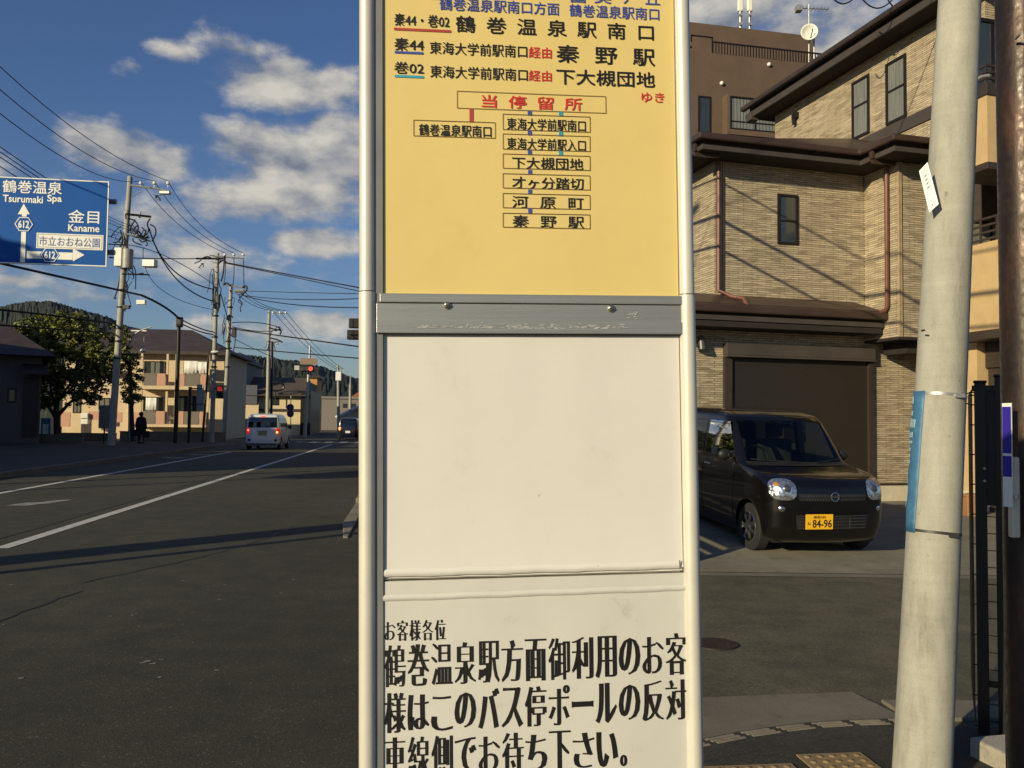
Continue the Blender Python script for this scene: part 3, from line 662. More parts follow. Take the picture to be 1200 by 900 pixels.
# small white number plate tied to the pole
q = [at(1077, 200.5, 3.70), at(1087, 190, 3.68), at(1100, 239, 3.665), at(1089, 249, 3.685)]
plate = MB(); nrm = (q[1] - q[0]).cross(q[3] - q[0]).normalized(); nrm = nrm if nrm.y < 0 else -nrm; th = nrm * -.0016
o0 = q[3]; plate.add([p - o0 for p in q] + [p - o0 + th for p in q], [(0, 1, 2, 3), (7, 6, 5, 4), (0, 4, 5, 1), (1, 5, 6, 2), (2, 6, 7, 3), (3, 7, 4, 0)])
po = plate.build('pole_plate', mat('plate_white', (.80, .80, .72), .45, var=.04)); po.location = o0; tag(po, 'small white number plate tied aslant to the concrete utility pole', 'plate')
mk = MB(); ux, uz = (q[1] - q[0]), (q[3] - q[0])
def pp(a, b): return q[0] - o0 + ux * a + uz * b + nrm * .0006
for (b, h) in ((.20, .045), (.29, .045), (.38, .045), (.47, .05)): mk.sheet([pp(.36, b), pp(.64, b), pp(.64, b + h), pp(.36, b + h)])
for (a, b, w, h) in ((.3, .06, .12, .018), (.5, .05, .2, .015), (.36, .10, .3, .015), (.62, .13, .15, .015), (.3, .13, .14, .018)): mk.sheet([pp(a, b), pp(a + w, b), pp(a + w, b + h), pp(a, b + h)])
mk.build('marking', mat('faded_grey_print', (.30, .30, .28), .6), po)
mk = MB(); cpt = pp(.5, .92); mk.cyl(tuple(cpt + nrm * .001), tuple(cpt - nrm * .02), .0028, n=10); mk.build('rivet', SEAM, po)
# blue advertisement strip strapped to the left side of the pole
bs = MB(); rows = []
for i in range(15):
    py = 459 + (624 - 459) * i / 14; c = pax(py); r_ = prad(c) + .004; wob = .0025 * math.sin(i * 1.7) + (.004 if i in (3, 4) else 0)
    ring = []
    for k in range(9):
        a_ = R(139 + 70 * k / 8 - i * .45); rr = r_ + wob * (1 if k < 3 else .3)
        ring.append(c + Vector((math.cos(a_) * rr, math.sin(a_) * rr, 0)))
    rows.append(ring)
o0 = rows[-1][0].copy(); vs = [p - o0 for rg in rows for p in rg]
for rg in rows:
    for p in rg: pass
bs.add(vs, [(9 * i + k, 9 * (i + 1) + k, 9 * (i + 1) + k + 1, 9 * i + k + 1) for i in range(14) for k in range(8)], 0, True)
bo = bs.build('pole_banner', mat('banner_blue', (.055, .17, .31), .55, var=.25, scale=18)); bo.location = o0; sm_ = bo.modifiers.new('thick', 'SOLIDIFY'); sm_.thickness = .001; sm_.offset = -1
tag(bo, 'narrow blue plastic banner wrapped round the left side of the concrete pole', 'banner')
mk = MB()
for i, (t0, t1, wd) in enumerate(((.5, 1.3, 2), (2.0, 2.5, 2), (2.8, 3.7, 4), (4.1, 4.7, 3), (5.0, 5.3, 3), (5.7, 6.0, 2), (6.4, 6.6, 2), (7.0, 7.3, 2), (8.2, 9.4, 1.5), (10.4, 11.6, 1.2))):
    for sgm in range(int(wd)):
        k0 = 3.0 + sgm * .8
        def bp(t, k):
            i0 = int(t); k0_ = int(k); f1, f2 = t - i0, k - k0_
            a_ = rows[i0][k0_].lerp(rows[i0][k0_ + 1], f2); b_ = rows[i0 + 1][k0_].lerp(rows[i0 + 1][k0_ + 1], f2); p = a_.lerp(b_, f1); c = pax(459 + (624 - 459) * t / 14); dd = (p - c); dd.z = 0; return p + dd.normalized() * .004 - o0
        mk.sheet([bp(t0, k0), bp(t0 + (t1 - t0) * random.uniform(.0, .2), k0 + .55), bp(t1, k0 + .5), bp(t1 - .05, k0)])
mk.build('lettering', mat('banner_white', (.42, .62, .75), .5), bo)

# rusty brown steel pole on the right
bp0, bp1 = at(1214, 900, 3.15), at(1197, 0, 3.15); a2 = (bp1 - bp0).normalized(); b0 = bp0 - a2 * bp0.z / a2.z
rp_ = thing('steel_pole', 'rusty brown steel pole at the right edge', 'pole', b0)
m = MB(); m.tube([(0, 0, 0), tuple(a2 * 1.2), tuple(a2 * 2.4), tuple(a2 * 6.5)], [.096, .0925, .090, .082], 40); m.build('shaft', RUST, rp_)
m = MB(); c = at(1190, 45, 3.15 - .09) - b0; m.cyl(tuple(c), tuple(c + Vector((.0, -.03, .003))), .006, n=8); m.cyl(tuple(c + Vector((.012, -.02, -.02))), tuple(c + Vector((.05, -.05, -.03))), .008, n=8); m.build('clamp_bolt', GALV, rp_)
m = MB(); c = at(1184.5, 584, 3.04) - b0; m.tube([tuple(c + Vector((.02, 0, 0))), tuple(c + Vector((.02, 0, .012)))], .012, 12); m.build('ring', GALV, rp_)
cg = at(1189, 630, 3.06); m = MB(); m.box((-.013, -.012, 0), (.016, .02, .285)); o = m.build('cable_guard', mat('guard_beige', (.62, .56, .42), .5), None, bevel=.006); o.location = cg; tag(o, 'beige plastic cable guard fixed low on the rusty steel pole', 'cable guard')
s0 = at(1181.5, 594, 3.05); so = thing('strapped_sign', 'narrow blue and white sign strapped to the rusty steel pole', 'sign', s0, R(-74))
hS = 121 / F * 3.05
m = MB(); m.box((-.02, -.0015, 0), (.02, .0015, hS)); m.build('panel', mat('sign_white', (.78, .78, .72), .45), so)
m = MB(); m.box((-.0185, -.0026, hS * .29), (.0185, -.0016, hS * .49)); m.box((-.0185, -.0026, hS * .515), (.0185, -.0016, hS * .965)); m.build('blue_field', mat('sign_blue', (.035, .02, .32), .45, var=.08), so)

# black mesh fence seen end on, with its posts
fb = gnd(1153, 866); FH = at(1153, 449, fb.y).z
fe = thing('mesh_fence', 'black steel mesh fence seen end-on between the two poles', 'fence', fb, R(-27))
def fpost(x, y, w, h, name='post'):
    m = MB(); m.box((x - w / 2, y - w / 2, -.02), (x + w / 2, y + w / 2, h)); m.box((x - w / 2 - .004, y - w / 2 - .004, h), (x + w / 2 + .004, y + w / 2 + .004, h + .012)); return m.build(name, DARKM, fe, bevel=.003)
fpost(0, 0, .05, FH); fpost(.088, .02, .05, FH + .03)
m = MB()
for k in range(26): m.cyl((-.035, .03 + k * .034, .06), (-.035, .03 + k * .034, FH - .03), .0022, n=5)
for k in range(12):
    z = .06 + k * (FH - .12) / 11; m.cyl((-.035, .0, z), (-.035, .9, z), .0025, n=5); m.cyl((-.045, .0, z), (-.025, .0, z), .0030, n=5)
for y in (.03, .06): 
    for zc in (FH - .075,): m.tube([(-.035 + .032 * math.cos(t * math.pi / 8) - .0, y, zc + .032 * math.sin(t * math.pi / 8)) for t in range(17)], .0026, 5)
m.build('mesh_panel', DARKM, fe)
m = MB(); m.box((-.035, -.01, FH - .04), (.16, .02, FH - .012)); m.box((.026, .0, 1.12), (.075, .03, FH - .04)); m.box((.02, .005, .25), (.07, .02, .28)); m.build('gate_panel', DARKM, fe)
m = MB()
for k in range(14): m.cyl((.02, .03, .08 + k * .082), (.19, .03, .08 + k * .082), .0022, n=5)
m.build('mesh_panel', DARKM, fe)
m = MB(); m.sphere((.015, -.03, 1.30), .008, 8); m.sphere((.015, -.03, 1.24), .008, 8); m.build('latch', GALV, fe)
cbp = gnd(1160, 905); m = MB(); m.prism([(-.105, -.10), (.13, -.10), (.13, .12), (-.105, .12)], -.02, .112); o = m.build('concrete_block', CONCBLK, None, bevel=.012); o.location = (cbp.x + .10, cbp.y + .02, .0); o.rotation_euler = (0, 0, R(14)); tag(o, 'weathered concrete block at the foot of the rusty pole', 'block')

# ============================================================ RIGHT: HOUSE AND APARTMENT BLOCK
class Frame:
    """an upright frame on the ground: u to the right along a front wall, v away from the viewer, z up"""
    def __init__(s, o, deg): s.o = Vector((o.x, o.y, 0)); s.a = R(deg); s.U = Vector((math.cos(s.a), math.sin(s.a), 0)); s.V = Vector((-math.sin(s.a), math.cos(s.a), 0))
    def fv(s, px, py, v=0.0):
        d = ray(px, py); t = (v - (CP - s.o).dot(s.V)) / d.dot(s.V); p = CP + d * t - s.o; return p.dot(s.U), p.z
    def fu(s, px, py, u=0.0):
        d = ray(px, py); t = (u - (CP - s.o).dot(s.U)) / d.dot(s.U); p = CP + d * t - s.o; return p.dot(s.V), p.z
    def w(s, u, v, z): return s.o + s.U * u + s.V * v + Vector((0, 0, z))
def window(par, face, a0, a1, z0, z1, at_, mull=(), rail=(), frame=.05, proud=.03, glass=None, fm=None, curtain=0, name='window', sill=False):
    """a framed window in a wall: face 'v' looks along -v, face 'u' looks along -u; a0..a1 along the wall"""
    fm = fm or FRAME; glass = glass or GLASS
    def B(m, a, b, c, d, p0, p1, mi=0):
        if face == 'v': m.box((a, at_ - p1, c), (b, at_ - p0, d), mi)
        else: m.box((at_ - p1, a, c), (at_ - p0, b, d), mi)
    m = MB(); B(m, a0, a0 + frame, z0, z1, -.08, proud); B(m, a1 - frame, a1, z0, z1, -.08, proud)
    B(m, a0 + frame, a1 - frame, z0, z0 + frame, -.08, proud); B(m, a0 + frame, a1 - frame, z1 - frame, z1, -.08, proud)
    for q in mull: B(m, q - frame * .5, q + frame * .5, z0 + frame, z1 - frame, -.06, proud * .6)
    for q in rail: B(m, a0 + frame, a1 - frame, q - frame * .45, q + frame * .45, -.06, proud * .5)
    o = m.build(name, fm, par, bevel=.004)
    m = MB(); B(m, a0 + frame * .5, a1 - frame * .5, z0 + frame * .5, z1 - frame * .5, -.03, .004); m.build('pane', glass, o)
    if curtain:
        m = MB(); n = 14; lo, hi = a0 + frame, a1 - frame
        c0, c1 = (lo, hi) if curtain == 1 else ((lo, lo + (hi - lo) * .4) if curtain == 2 else (lo + (hi - lo) * .3, hi))
        for i in range(n):
            x0 = c0 + (c1 - c0) * i / n; x1 = c0 + (c1 - c0) * (i + .8) / n; B(m, x0, x1, z0 + frame, z1 - frame, .003, .006 + .002 * (i % 2))
        m.build('curtain', CURT, o)
    if sill:
        m = MB(); B(m, a0 - .03, a1 + .03, z0 - .04, z0, -.02, proud + .05); m.build('sill', fm, o)
    return o
I0 = at(1013, 300, 17.0); H = Frame(I0, 15.3)
hs = thing('brick_house', 'three storey tan brick house with dark brown eaves and a roller shutter', 'house', H.o, R(15.3))
m = MB(); m.box((-3.31, 0, .34), (.05, 6.5, 6.56)); m.box((-6.2, .004, .34), (-3.30, 6.0, 3.7)); m.box((.05, 0, .34), (3.2, 6, 3.2))
m.box((0, -.97, 3.18), (4.2, 6.4, 6.56)); m.box((.9, -2.16, 6.5), (6.5, 4.60, 9.75)); m.build('wall', BRICK, hs)
m = MB(); m.box((-6.22, -.012, -.1), (3.22, 5.9, .34)); m.build('foundation', FOUND, hs)
m = MB(); m.box((-6.23, -.025, .325), (-3.2, 0, .365)); m.box((.14, -.025, .325), (3.23, 0, .365)); m.build('base_flashing', BROWND, hs)
# eaves of the second storey roof: soffit, fascia, gutter, sloping roof
def LP(d): return [(-3.86 - d, -.55 - d), (-.50 - d, -.55 - d), (-.50 - d, -1.50 - d), (3.3 + d, -1.50 - d), (3.3 + d, 6.8 + d), (-3.86 - d, 6.8 + d)]
roof = MB(); roof.prism(LP(.012), 6.655, 6.70)
v0, v1 = [(x, y, 6.80) for x, y in LP(.05)], [(x, y, 7.75) for x, y in LP(-2.6)]
inner = [(-1.3, 2.2), (-1.2, 2.2), (1.4, 1.4), (1.5, 1.4), (1.5, 4.4), (-1.3, 4.4)]
roof.add(v0 + [(x, y, 7.85) for x, y in inner], [(i, (i + 1) % 6, 6 + (i + 1) % 6, 6 + i) for i in range(6)] + [(6, 7, 8, 9, 10, 11)]); rf = roof.build('roof', BROWN, hs)
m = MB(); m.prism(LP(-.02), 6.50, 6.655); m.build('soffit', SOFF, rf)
def Lband(d0, d1, z0, z1):
    m = MB(); a_, b_ = LP(d0), LP(d1); n = 6
    vs = [(x, y, z0) for x, y in a_] + [(x, y, z0) for x, y in b_] + [(x, y, z1) for x, y in a_] + [(x, y, z1) for x, y in b_]
    m.add(vs, [q for i in range(n) for j in [(i + 1) % n] for q in ((i, j, n + j, n + i), (2 * n + i, 3 * n + i, 3 * n + j, 2 * n + j), (n + i, n + j, 3 * n + j, 3 * n + i), (i, 2 * n + i, 2 * n + j, j))]); return m
Lband(-.018, .022, 6.505, 6.595).build('fascia', FASC, rf, bevel=.006)
Lband(.024, .13, 6.665, 6.79).build('gutter', BROWN, rf, bevel=.03)
for (u, v) in ((-3.92, -.35), (-.56, -.95)):
    m = MB(); m.box((u - .02, v - .05, 6.52), (u + .03, v + .05, 6.68)); m.box((u, v - .03, 6.44), (u + .5, v + .03, 6.50)); m.build('gutter_outlet', BROWN, rf)
# lower pent roof over the garage
pr = MB(); zz = [(0, 3.95), (-.60, 3.70), (-.60, 3.64), (0, 3.64)]
n = len(zz); L0, L1_ = -6.3, -.02
pr.add([(L0, v, z) for v, z in zz] + [(L1_ - (.25 if v == 0 else 0), v, z) for v, z in zz], [(0, 1, n + 1, n), (1, 2, n + 2, n + 1), (2, 3, n + 3, n + 2), (0, 3, 2, 1), (n, n + 1, n + 2, n + 3)])
pr.add([(-6.3, 0, 3.952), (-3.32, 0, 3.952), (-3.32, 5, 4.6), (-6.3, 5, 4.6)], [(0, 1, 2, 3)])
prf = pr.build('pent_roof', BROWN, hs)
m = MB(); m.box((-6.3, -.69, 3.52), (.03, -.595, 3.665)); m.build('gutter', BROWN, prf, bevel=.03)
m = MB(); m.box((-6.3, -.60, 3.385), (-.03, -.55, 3.475)); m.build('fascia', FASC, prf, bevel=.006)
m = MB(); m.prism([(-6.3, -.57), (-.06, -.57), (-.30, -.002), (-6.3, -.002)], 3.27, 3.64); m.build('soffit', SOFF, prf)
# wing soffit trim, downpipes, corner trims, band
m = MB(); m.box((-.01, -.985, 3.13), (3.2, -.0, 3.18)); m.box((.35, -.75, 2.9), (.8, -.1, 3.13)); m.build('overhang_soffit', SOFF, hs)
m = MB(); m.tube([(-3.27, -.07, 6.5), (-3.27, -.07, 4.02), (-3.10, -.25, 3.88), (-2.96, -.45, 3.83), (-2.96, -.58, 3.66)], .042, 12); m.build('downpipe', PIPE, hs)
m = MB(); m.tube([(-.07, -.74, 6.5), (-.07, -.74, 3.78), (-.09, -.70, 3.70), (-.10, -.2, 3.67), (-.10, -.30, 3.66)], .042, 12); m.build('downpipe', PIPE, hs)
for (u, v, z0, z1) in ((-3.17, -.02, 3.95, 6.5), (.03, -.985, 3.18, 6.5)):
    m = MB(); m.box((u - .035, v - .012, z0), (u - .008, v + .03, z1)); m.box((u + .008, v - .012, z0), (u + .035, v + .03, z1)); m.build('corner_trim', TRIM, hs)
m = MB(); m.box((.865, -2.18, 7.47), (.902, 4.2, 7.73)); m.build('wall_band', FASC, hs, bevel=.006)
window(hs, 'v', -1.97, -1.52, 5.00, 5.98, 0, rail=(5.46,), frame=.045)
window(hs, 'u', .96, 1.54, 7.78, 9.08, .9, rail=(8.50,), frame=.06, curtain=1)
window(hs, 'u', -.16, .44, 7.75, 9.06, .9, rail=(8.44,), frame=.06, curtain=1)
m = MB(); m.box((.82, 3.55, 9.0), (.9, 3.75, 9.14)); m.box((.80, 3.6, 8.86), (.83, 3.7, 9.05)); m.build('vent_hood', FRAME, hs)
# garage: shutter box, guide rails, slatted curtain
m = MB(); m.box((-3.14, -.16, 2.80), (.13, .01, 3.02)); m.box((-3.14, -.17, 2.76), (.13, -.02, 2.80)); gs = m.build('shutter_box', FASC, hs, bevel=.01)
for x0_, x1_ in ((-3.14, -2.99), (.02, .13)): m = MB(); m.box((x0_, -.09, .03), (x1_, .0, 2.77)); m.build('guide_rail', BROWND, gs)
m = MB()
for i in range(36): m.box((-2.99, -.030, .05 + i * .0755), (.02, -.026, .05 + (i + .985) * .0755))
m.box((-2.99, -.0255, .04), (.02, -.004, 2.78)); m.build('roller_shutter', SHUT, hs)
u, z = H.fv(821, 402, -.12); m = MB(); m.box((u - .03, -.1, z - .03), (u + .03, .004, z + .03)); m.cyl((u, -.12, z + .14), (u + .02, -.15, z - .12), .05, .085, 16); m.build('wall_lamp', mat('lamp_grey', (.10, .10, .10), .4, .4), hs)
m = MB(); m.cyl((u - .14, -.12, z + .02), (u - .11, -.15, z - .08), .04, .05, 12); m.build('wall_lamp', mat('lamp_grey', (.10, .10, .10)), hs)
# third storey roof: eave along the side wall
ze = H.fu(904, 122, .36)[1]
m = MB(); m.box((.37, -3.3, ze + .05), (6.9, 5.0, ze + .16)); m.add([(.30, -3.3, ze + .36), (3.8, -3.3, ze + 1.3), (3.8, 5.05, ze + 1.3), (.30, 5.05, ze + .36), (6.9, 5.05, ze + .36), (6.9, -3.3, ze + .36)], [(0, 1, 2, 3), (1, 5, 4, 2), (0, 5, 1), (3, 2, 4)]); m.box((.40, -3.28, ze + .16), (6.9, 4.98, ze + .36)); rf2 = m.build('roof', BROWND, hs)
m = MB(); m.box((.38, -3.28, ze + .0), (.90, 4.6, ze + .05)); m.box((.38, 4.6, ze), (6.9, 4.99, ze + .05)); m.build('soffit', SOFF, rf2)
m = MB(); m.box((.345, -3.3, ze - .02), (.385, 5.02, ze + .13)); m.build('fascia', FASC, rf2, bevel=.008)
m = MB(); m.box((.20, -3.35, ze + .20), (.33, 5.12, ze + .33)); m.build('gutter', BROWND, rf2, bevel=.035)
m = MB(); m.box((.30, 4.75, ze - .10), (.52, 5.03, ze + .1)); m.build('eave_return', FASC, rf2, bevel=.01)
# balconies of the front
ub = H.fv(1157, 150, -2.95)[0]; zc0 = H.fv(1157, 190, -2.95)[1]; zc1 = H.fv(1157, 111, -2.95)[1]; zc2 = H.fv(1157, 97, -2.95)[1]
vL = H.fu(1126, 350, ub + .25)[0]; vG = H.fu(1122, 480, ub + .55)[0]
m = MB(); m.box((ub, -2.95, zc0), (6.4, -2.17, zc1)); m.box((ub + .25, -2.9, 3.15), (6.4, vL, 4.66)); m.build('balcony_wall', CREAM, hs)
m = MB(); m.box((ub - .03, -2.98, zc1), (6.4, -2.18, zc2)); m.box((ub - .04, -2.99, zc0 - .12), (6.4, vL - .1, zc0)); m.box((ub + .2, -2.95, 3.0), (6.4, vL - .02, 3.15)); m.build('balcony_trim', BROWND, hs, bevel=.006)
m = MB()
for q in (.10, .21, .32): m.box((ub + .01, -2.93, zc2 + q - .02), (ub + .04, -2.2, zc2 + q + .02)); m.box((ub + .04, -2.93, zc2 + q - .02), (6.3, -2.90, zc2 + q + .02))
for q in (.02, .14, .26, .38): m.box((ub + .26, -2.88, 4.70 + q - .018), (ub + .29, vL - .05, 4.70 + q + .018))
for v in (-2.85, -2.5, -2.1, -1.8): m.box((ub + .262, v - .018, 4.66), (ub + .288, v + .018, 5.10))
for k in range(6): m.box((ub + .02 + k * .7, -2.92, zc2), (ub + .05 + k * .7, -2.89, zc2 + .34))
m.build('balcony_rail', BROWND, hs)
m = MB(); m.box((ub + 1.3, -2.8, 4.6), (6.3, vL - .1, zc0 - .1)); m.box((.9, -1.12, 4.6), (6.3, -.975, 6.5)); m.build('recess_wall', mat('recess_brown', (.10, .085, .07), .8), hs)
wq0, wq1 = H.fv(1130, 302, -1.12), H.fv(1192, 263, -1.12); window(hs, 'v', wq0[0], wq1[0], 4.62, wq1[1], -1.12, mull=((wq0[0] + wq1[0]) / 2,), glass=CURT, frame=.05)
window(hs, 'v', ub + .28, ub + 1.6, zc2 + .0, 8.85, -2.16, mull=(ub + .9,), frame=.07)
m = MB(); m.sphere((ub + 1.1, -2.52, 5.95), .05, 10); m.build('soffit_lamp', DISH, hs)
m = MB(); m.box((ub + .55, -2.1, .36), (6.3, vG, 3.0)); m.build('ground_storey_wall', CREAM, hs)
m = MB(); m.box((ub + .52, -2.13, -.1), (6.3, vG, .36)); m.build('foundation', FOUND, hs)
m = MB(); m.box((ub + .7, -2.9, 2.55), (6.2, -2.13, 3.0)); m.box((ub + .75, -2.6, .0), (ub + 1.25, -2.14, 2.6)); m.build('porch_beam', BROWND, hs)
pl = gnd(1138, 605); m = MB(); m.box((-.12, -.12, 0), (.12, .12, .36)); m.box((-.135, -.135, .33), (.135, .135, .37)); m.sphere((0, 0, .36), .10, 10, 0, (1, 1, .4)); o = m.build('planter', mat('terracotta', (.36, .17, .07), .8, var=.15), None, bevel=.01); o.location = (pl.x, pl.y, .0); tag(o, 'terracotta planter standing beside the cream wall behind the concrete pole', 'planter')

# brown apartment block behind
A0 = at(880, 300, 36.0); A = Frame(A0, 12)
ap = thing('apartment_building', 'plain brown apartment block with a bay window and rooftop railing behind the house', 'building', A.o, R(12))
uR = A.fv(962, 75)[0]; zP = A.fv(890, 68)[1]; zT = A.fv(880, 34, 3)[1]
m = MB(); m.box((-14, 0, -.1), (uR + 2.5, 14, zP)); m.build('wall', APT, ap)
uP = A.fv(955, 60, 3.0)[0]
m = MB(); m.box((-14, 3.0, zP - .2), (uP, 12, zT)); m.build('penthouse', APT, ap)
for (x0, x1, y0, y1) in ((818, 833, 112, 157),):
    a0, z1 = A.fv(x0, y0); a1, z0 = A.fv(x1, y1); window(ap, 'v', a0, a1, z0, z1, 0, frame=.07)
a0, z1 = A.fv(855, 112, -.45); a1, z0 = A.fv(912, 156, -.45)
m = MB(); m.box((a0 - .1, -.45, z0 - .22), (a1 + .1, .01, z0)); m.box((a0 - .1, -.45, z1), (a1 + .1, .01, z1 + .08)); m.box((a0 - .1, -.45, z0), (a0 + .02, 0, z1)); m.box((a1 - .02, -.45, z0), (a1 + .1, 0, z1)); m.build('bay', APT, ap)
window(ap, 'v', a0 + .02, a1 - .02, z0, z1, -.40, mull=(a0 + (a1 - a0) * .53,), rail=(z0 + .35,), frame=.06, proud=.06, curtain=1)
for k in range(3):
    for (x0, x1, y0, y1) in ((818, 833, 112, 157),):
        a0, z1 = A.fv(x0, y0); a1, z0 = A.fv(x1, y1); window(ap, 'v', a0, a1, z0 - 3.1 * (k + 1), z1 - 3.1 * (k + 1), 0, frame=.07)
wz1 = A.fv(818, 112)[1]; wu = A.fv(818, 112)[0]
for cI in range(3):
    for rI in range(5): window(ap, 'v', wu - 3.2 - cI * 3.4, wu - 1.5 - cI * 3.4, wz1 - 1.6 - 3.1 * rI, wz1 - .1 - 3.1 * rI, 0, mull=(wu - 2.35 - cI * 3.4,), frame=.07, curtain=1 if (cI + rI) % 3 else 2)
m = MB()
uA, uB = A.fv(837, 62)[0], uR + 1
for k in range(46):
    u = uA + (uB - uA) * k / 45; m.box((u - .018, .1, zP), (u + .018, .136, zP + .55))
for z in (.02, .53): m.box((uA, .09, zP + z - .025), (uB, .145, zP + z + .03))
u1, z1 = A.fv(837, 42); u2, z2 = A.fv(808, 53); m.box((u1 - 1.0, .1, zP + .45), (u1 - .95, .15, z1)); m.box((u1 - 1.0, .1, z1 - .05), (u1, .15, z1)); m.box((u1 - .05, .1, zP), (u1, .15, z1)); m.box((u2, .1, z2 - .05), (u1 - .95, .15, z2 + .02)); m.build('railing', DARKM, ap)
for (px, py) in ((846.5, 97), (902, 75)):
    u, z = A.fv(px, py, -.1); m = MB(); m.sphere((u, -.05, z), .09, 12); m.build('wall_lamp', DISH, ap)
# aerials on the roof
def aerial(px, py0, py1, w, label):
    b = at(px, py0, 40); t = at(px, py1, 40); o = thing('cell_antenna', label, 'antenna', b, 0, 'antennas on the brown apartment roof'); r_ = w / F * 40 / 2
    m = MB(); m.cyl((0, 0, 0), (0, 0, t.z - b.z), .07, n=10); m.build('mast', GALV, o)
    m = MB(); m.box((-r_, -.1, 1.0), (r_, .1, t.z - b.z)); m.build('panel', DISH, o, bevel=.06)
    m = MB(); m.box((-r_ * .45, -.15, .3), (r_ * .5, .15, .42)); m.box((-r_ * .45, -.15, .75), (r_ * .5, .15, .85)); m.build('bracket', GALV, o)
aerial(867.5, 38, -40, 7, 'left of two white panel antennas on the brown apartment roof'); aerial(878.5, 38, -40, 7, 'right of two white panel antennas on the brown apartment roof')
b = at(948, 74, 37.5); ds = thing('satellite_dish', 'white round satellite dish on a mast at the apartment roof edge', 'satellite dish', b); t = at(949, 5, 37.5); k = 37.5 / F
m = MB(); m.cyl((0, 0, -.3), (0, 0, t.z - b.z), .035, n=8); m.cyl((.26, .1, -.3), (.26, .1, 1.5), .04, n=8); m.build('mast', GALV, ds)
m = MB(); zc = at(948, 40.5, 37.5).z - b.z; prof = []; nr = 6
for j in range(nr + 1):
    rr = 9.6 * k * j / nr
    for i in range(24): prof.append((math.cos(i * math.pi / 12) * rr, -.12 - .18 * (rr / (9.6 * k)) ** 2, zc + math.sin(i * math.pi / 12) * rr))
m.add(prof, [(j * 24 + i, (j + 1) * 24 + i, (j + 1) * 24 + (i + 1) % 24, j * 24 + (i + 1) % 24) for j in range(nr) for i in range(24)], 0, True); do = m.build('dish', DISH, ds); do.rotation_euler = (0, 0, R(-14)); sm_ = do.modifiers.new('thick', 'SOLIDIFY'); sm_.thickness = .03
m = MB(); m.tube([(0, -.15, zc - .3), (0, -.45, zc - .05), (0, -.45, zc + .05)], .025, 8); m.build('feed_arm', DARKM, ds)
zy = at(945, 11, 37.5).z - b.z; m = MB(); m.cyl((-.55, -.1, zy), (.95, .2, zy + .12), .022, n=6)
for k_ in range(9):
    f = k_ / 8; m.cyl((-.5 + 1.4 * f, -.1 + .3 * f - .22, zy + .12 * f), (-.5 + 1.4 * f, -.1 + .3 * f + .22, zy + .12 * f), .012, n=5)
m.box((-.6, -.25, zy - .14), (-.35, .1, zy + .10)); m.build('yagi_aerial', GALV, ds)

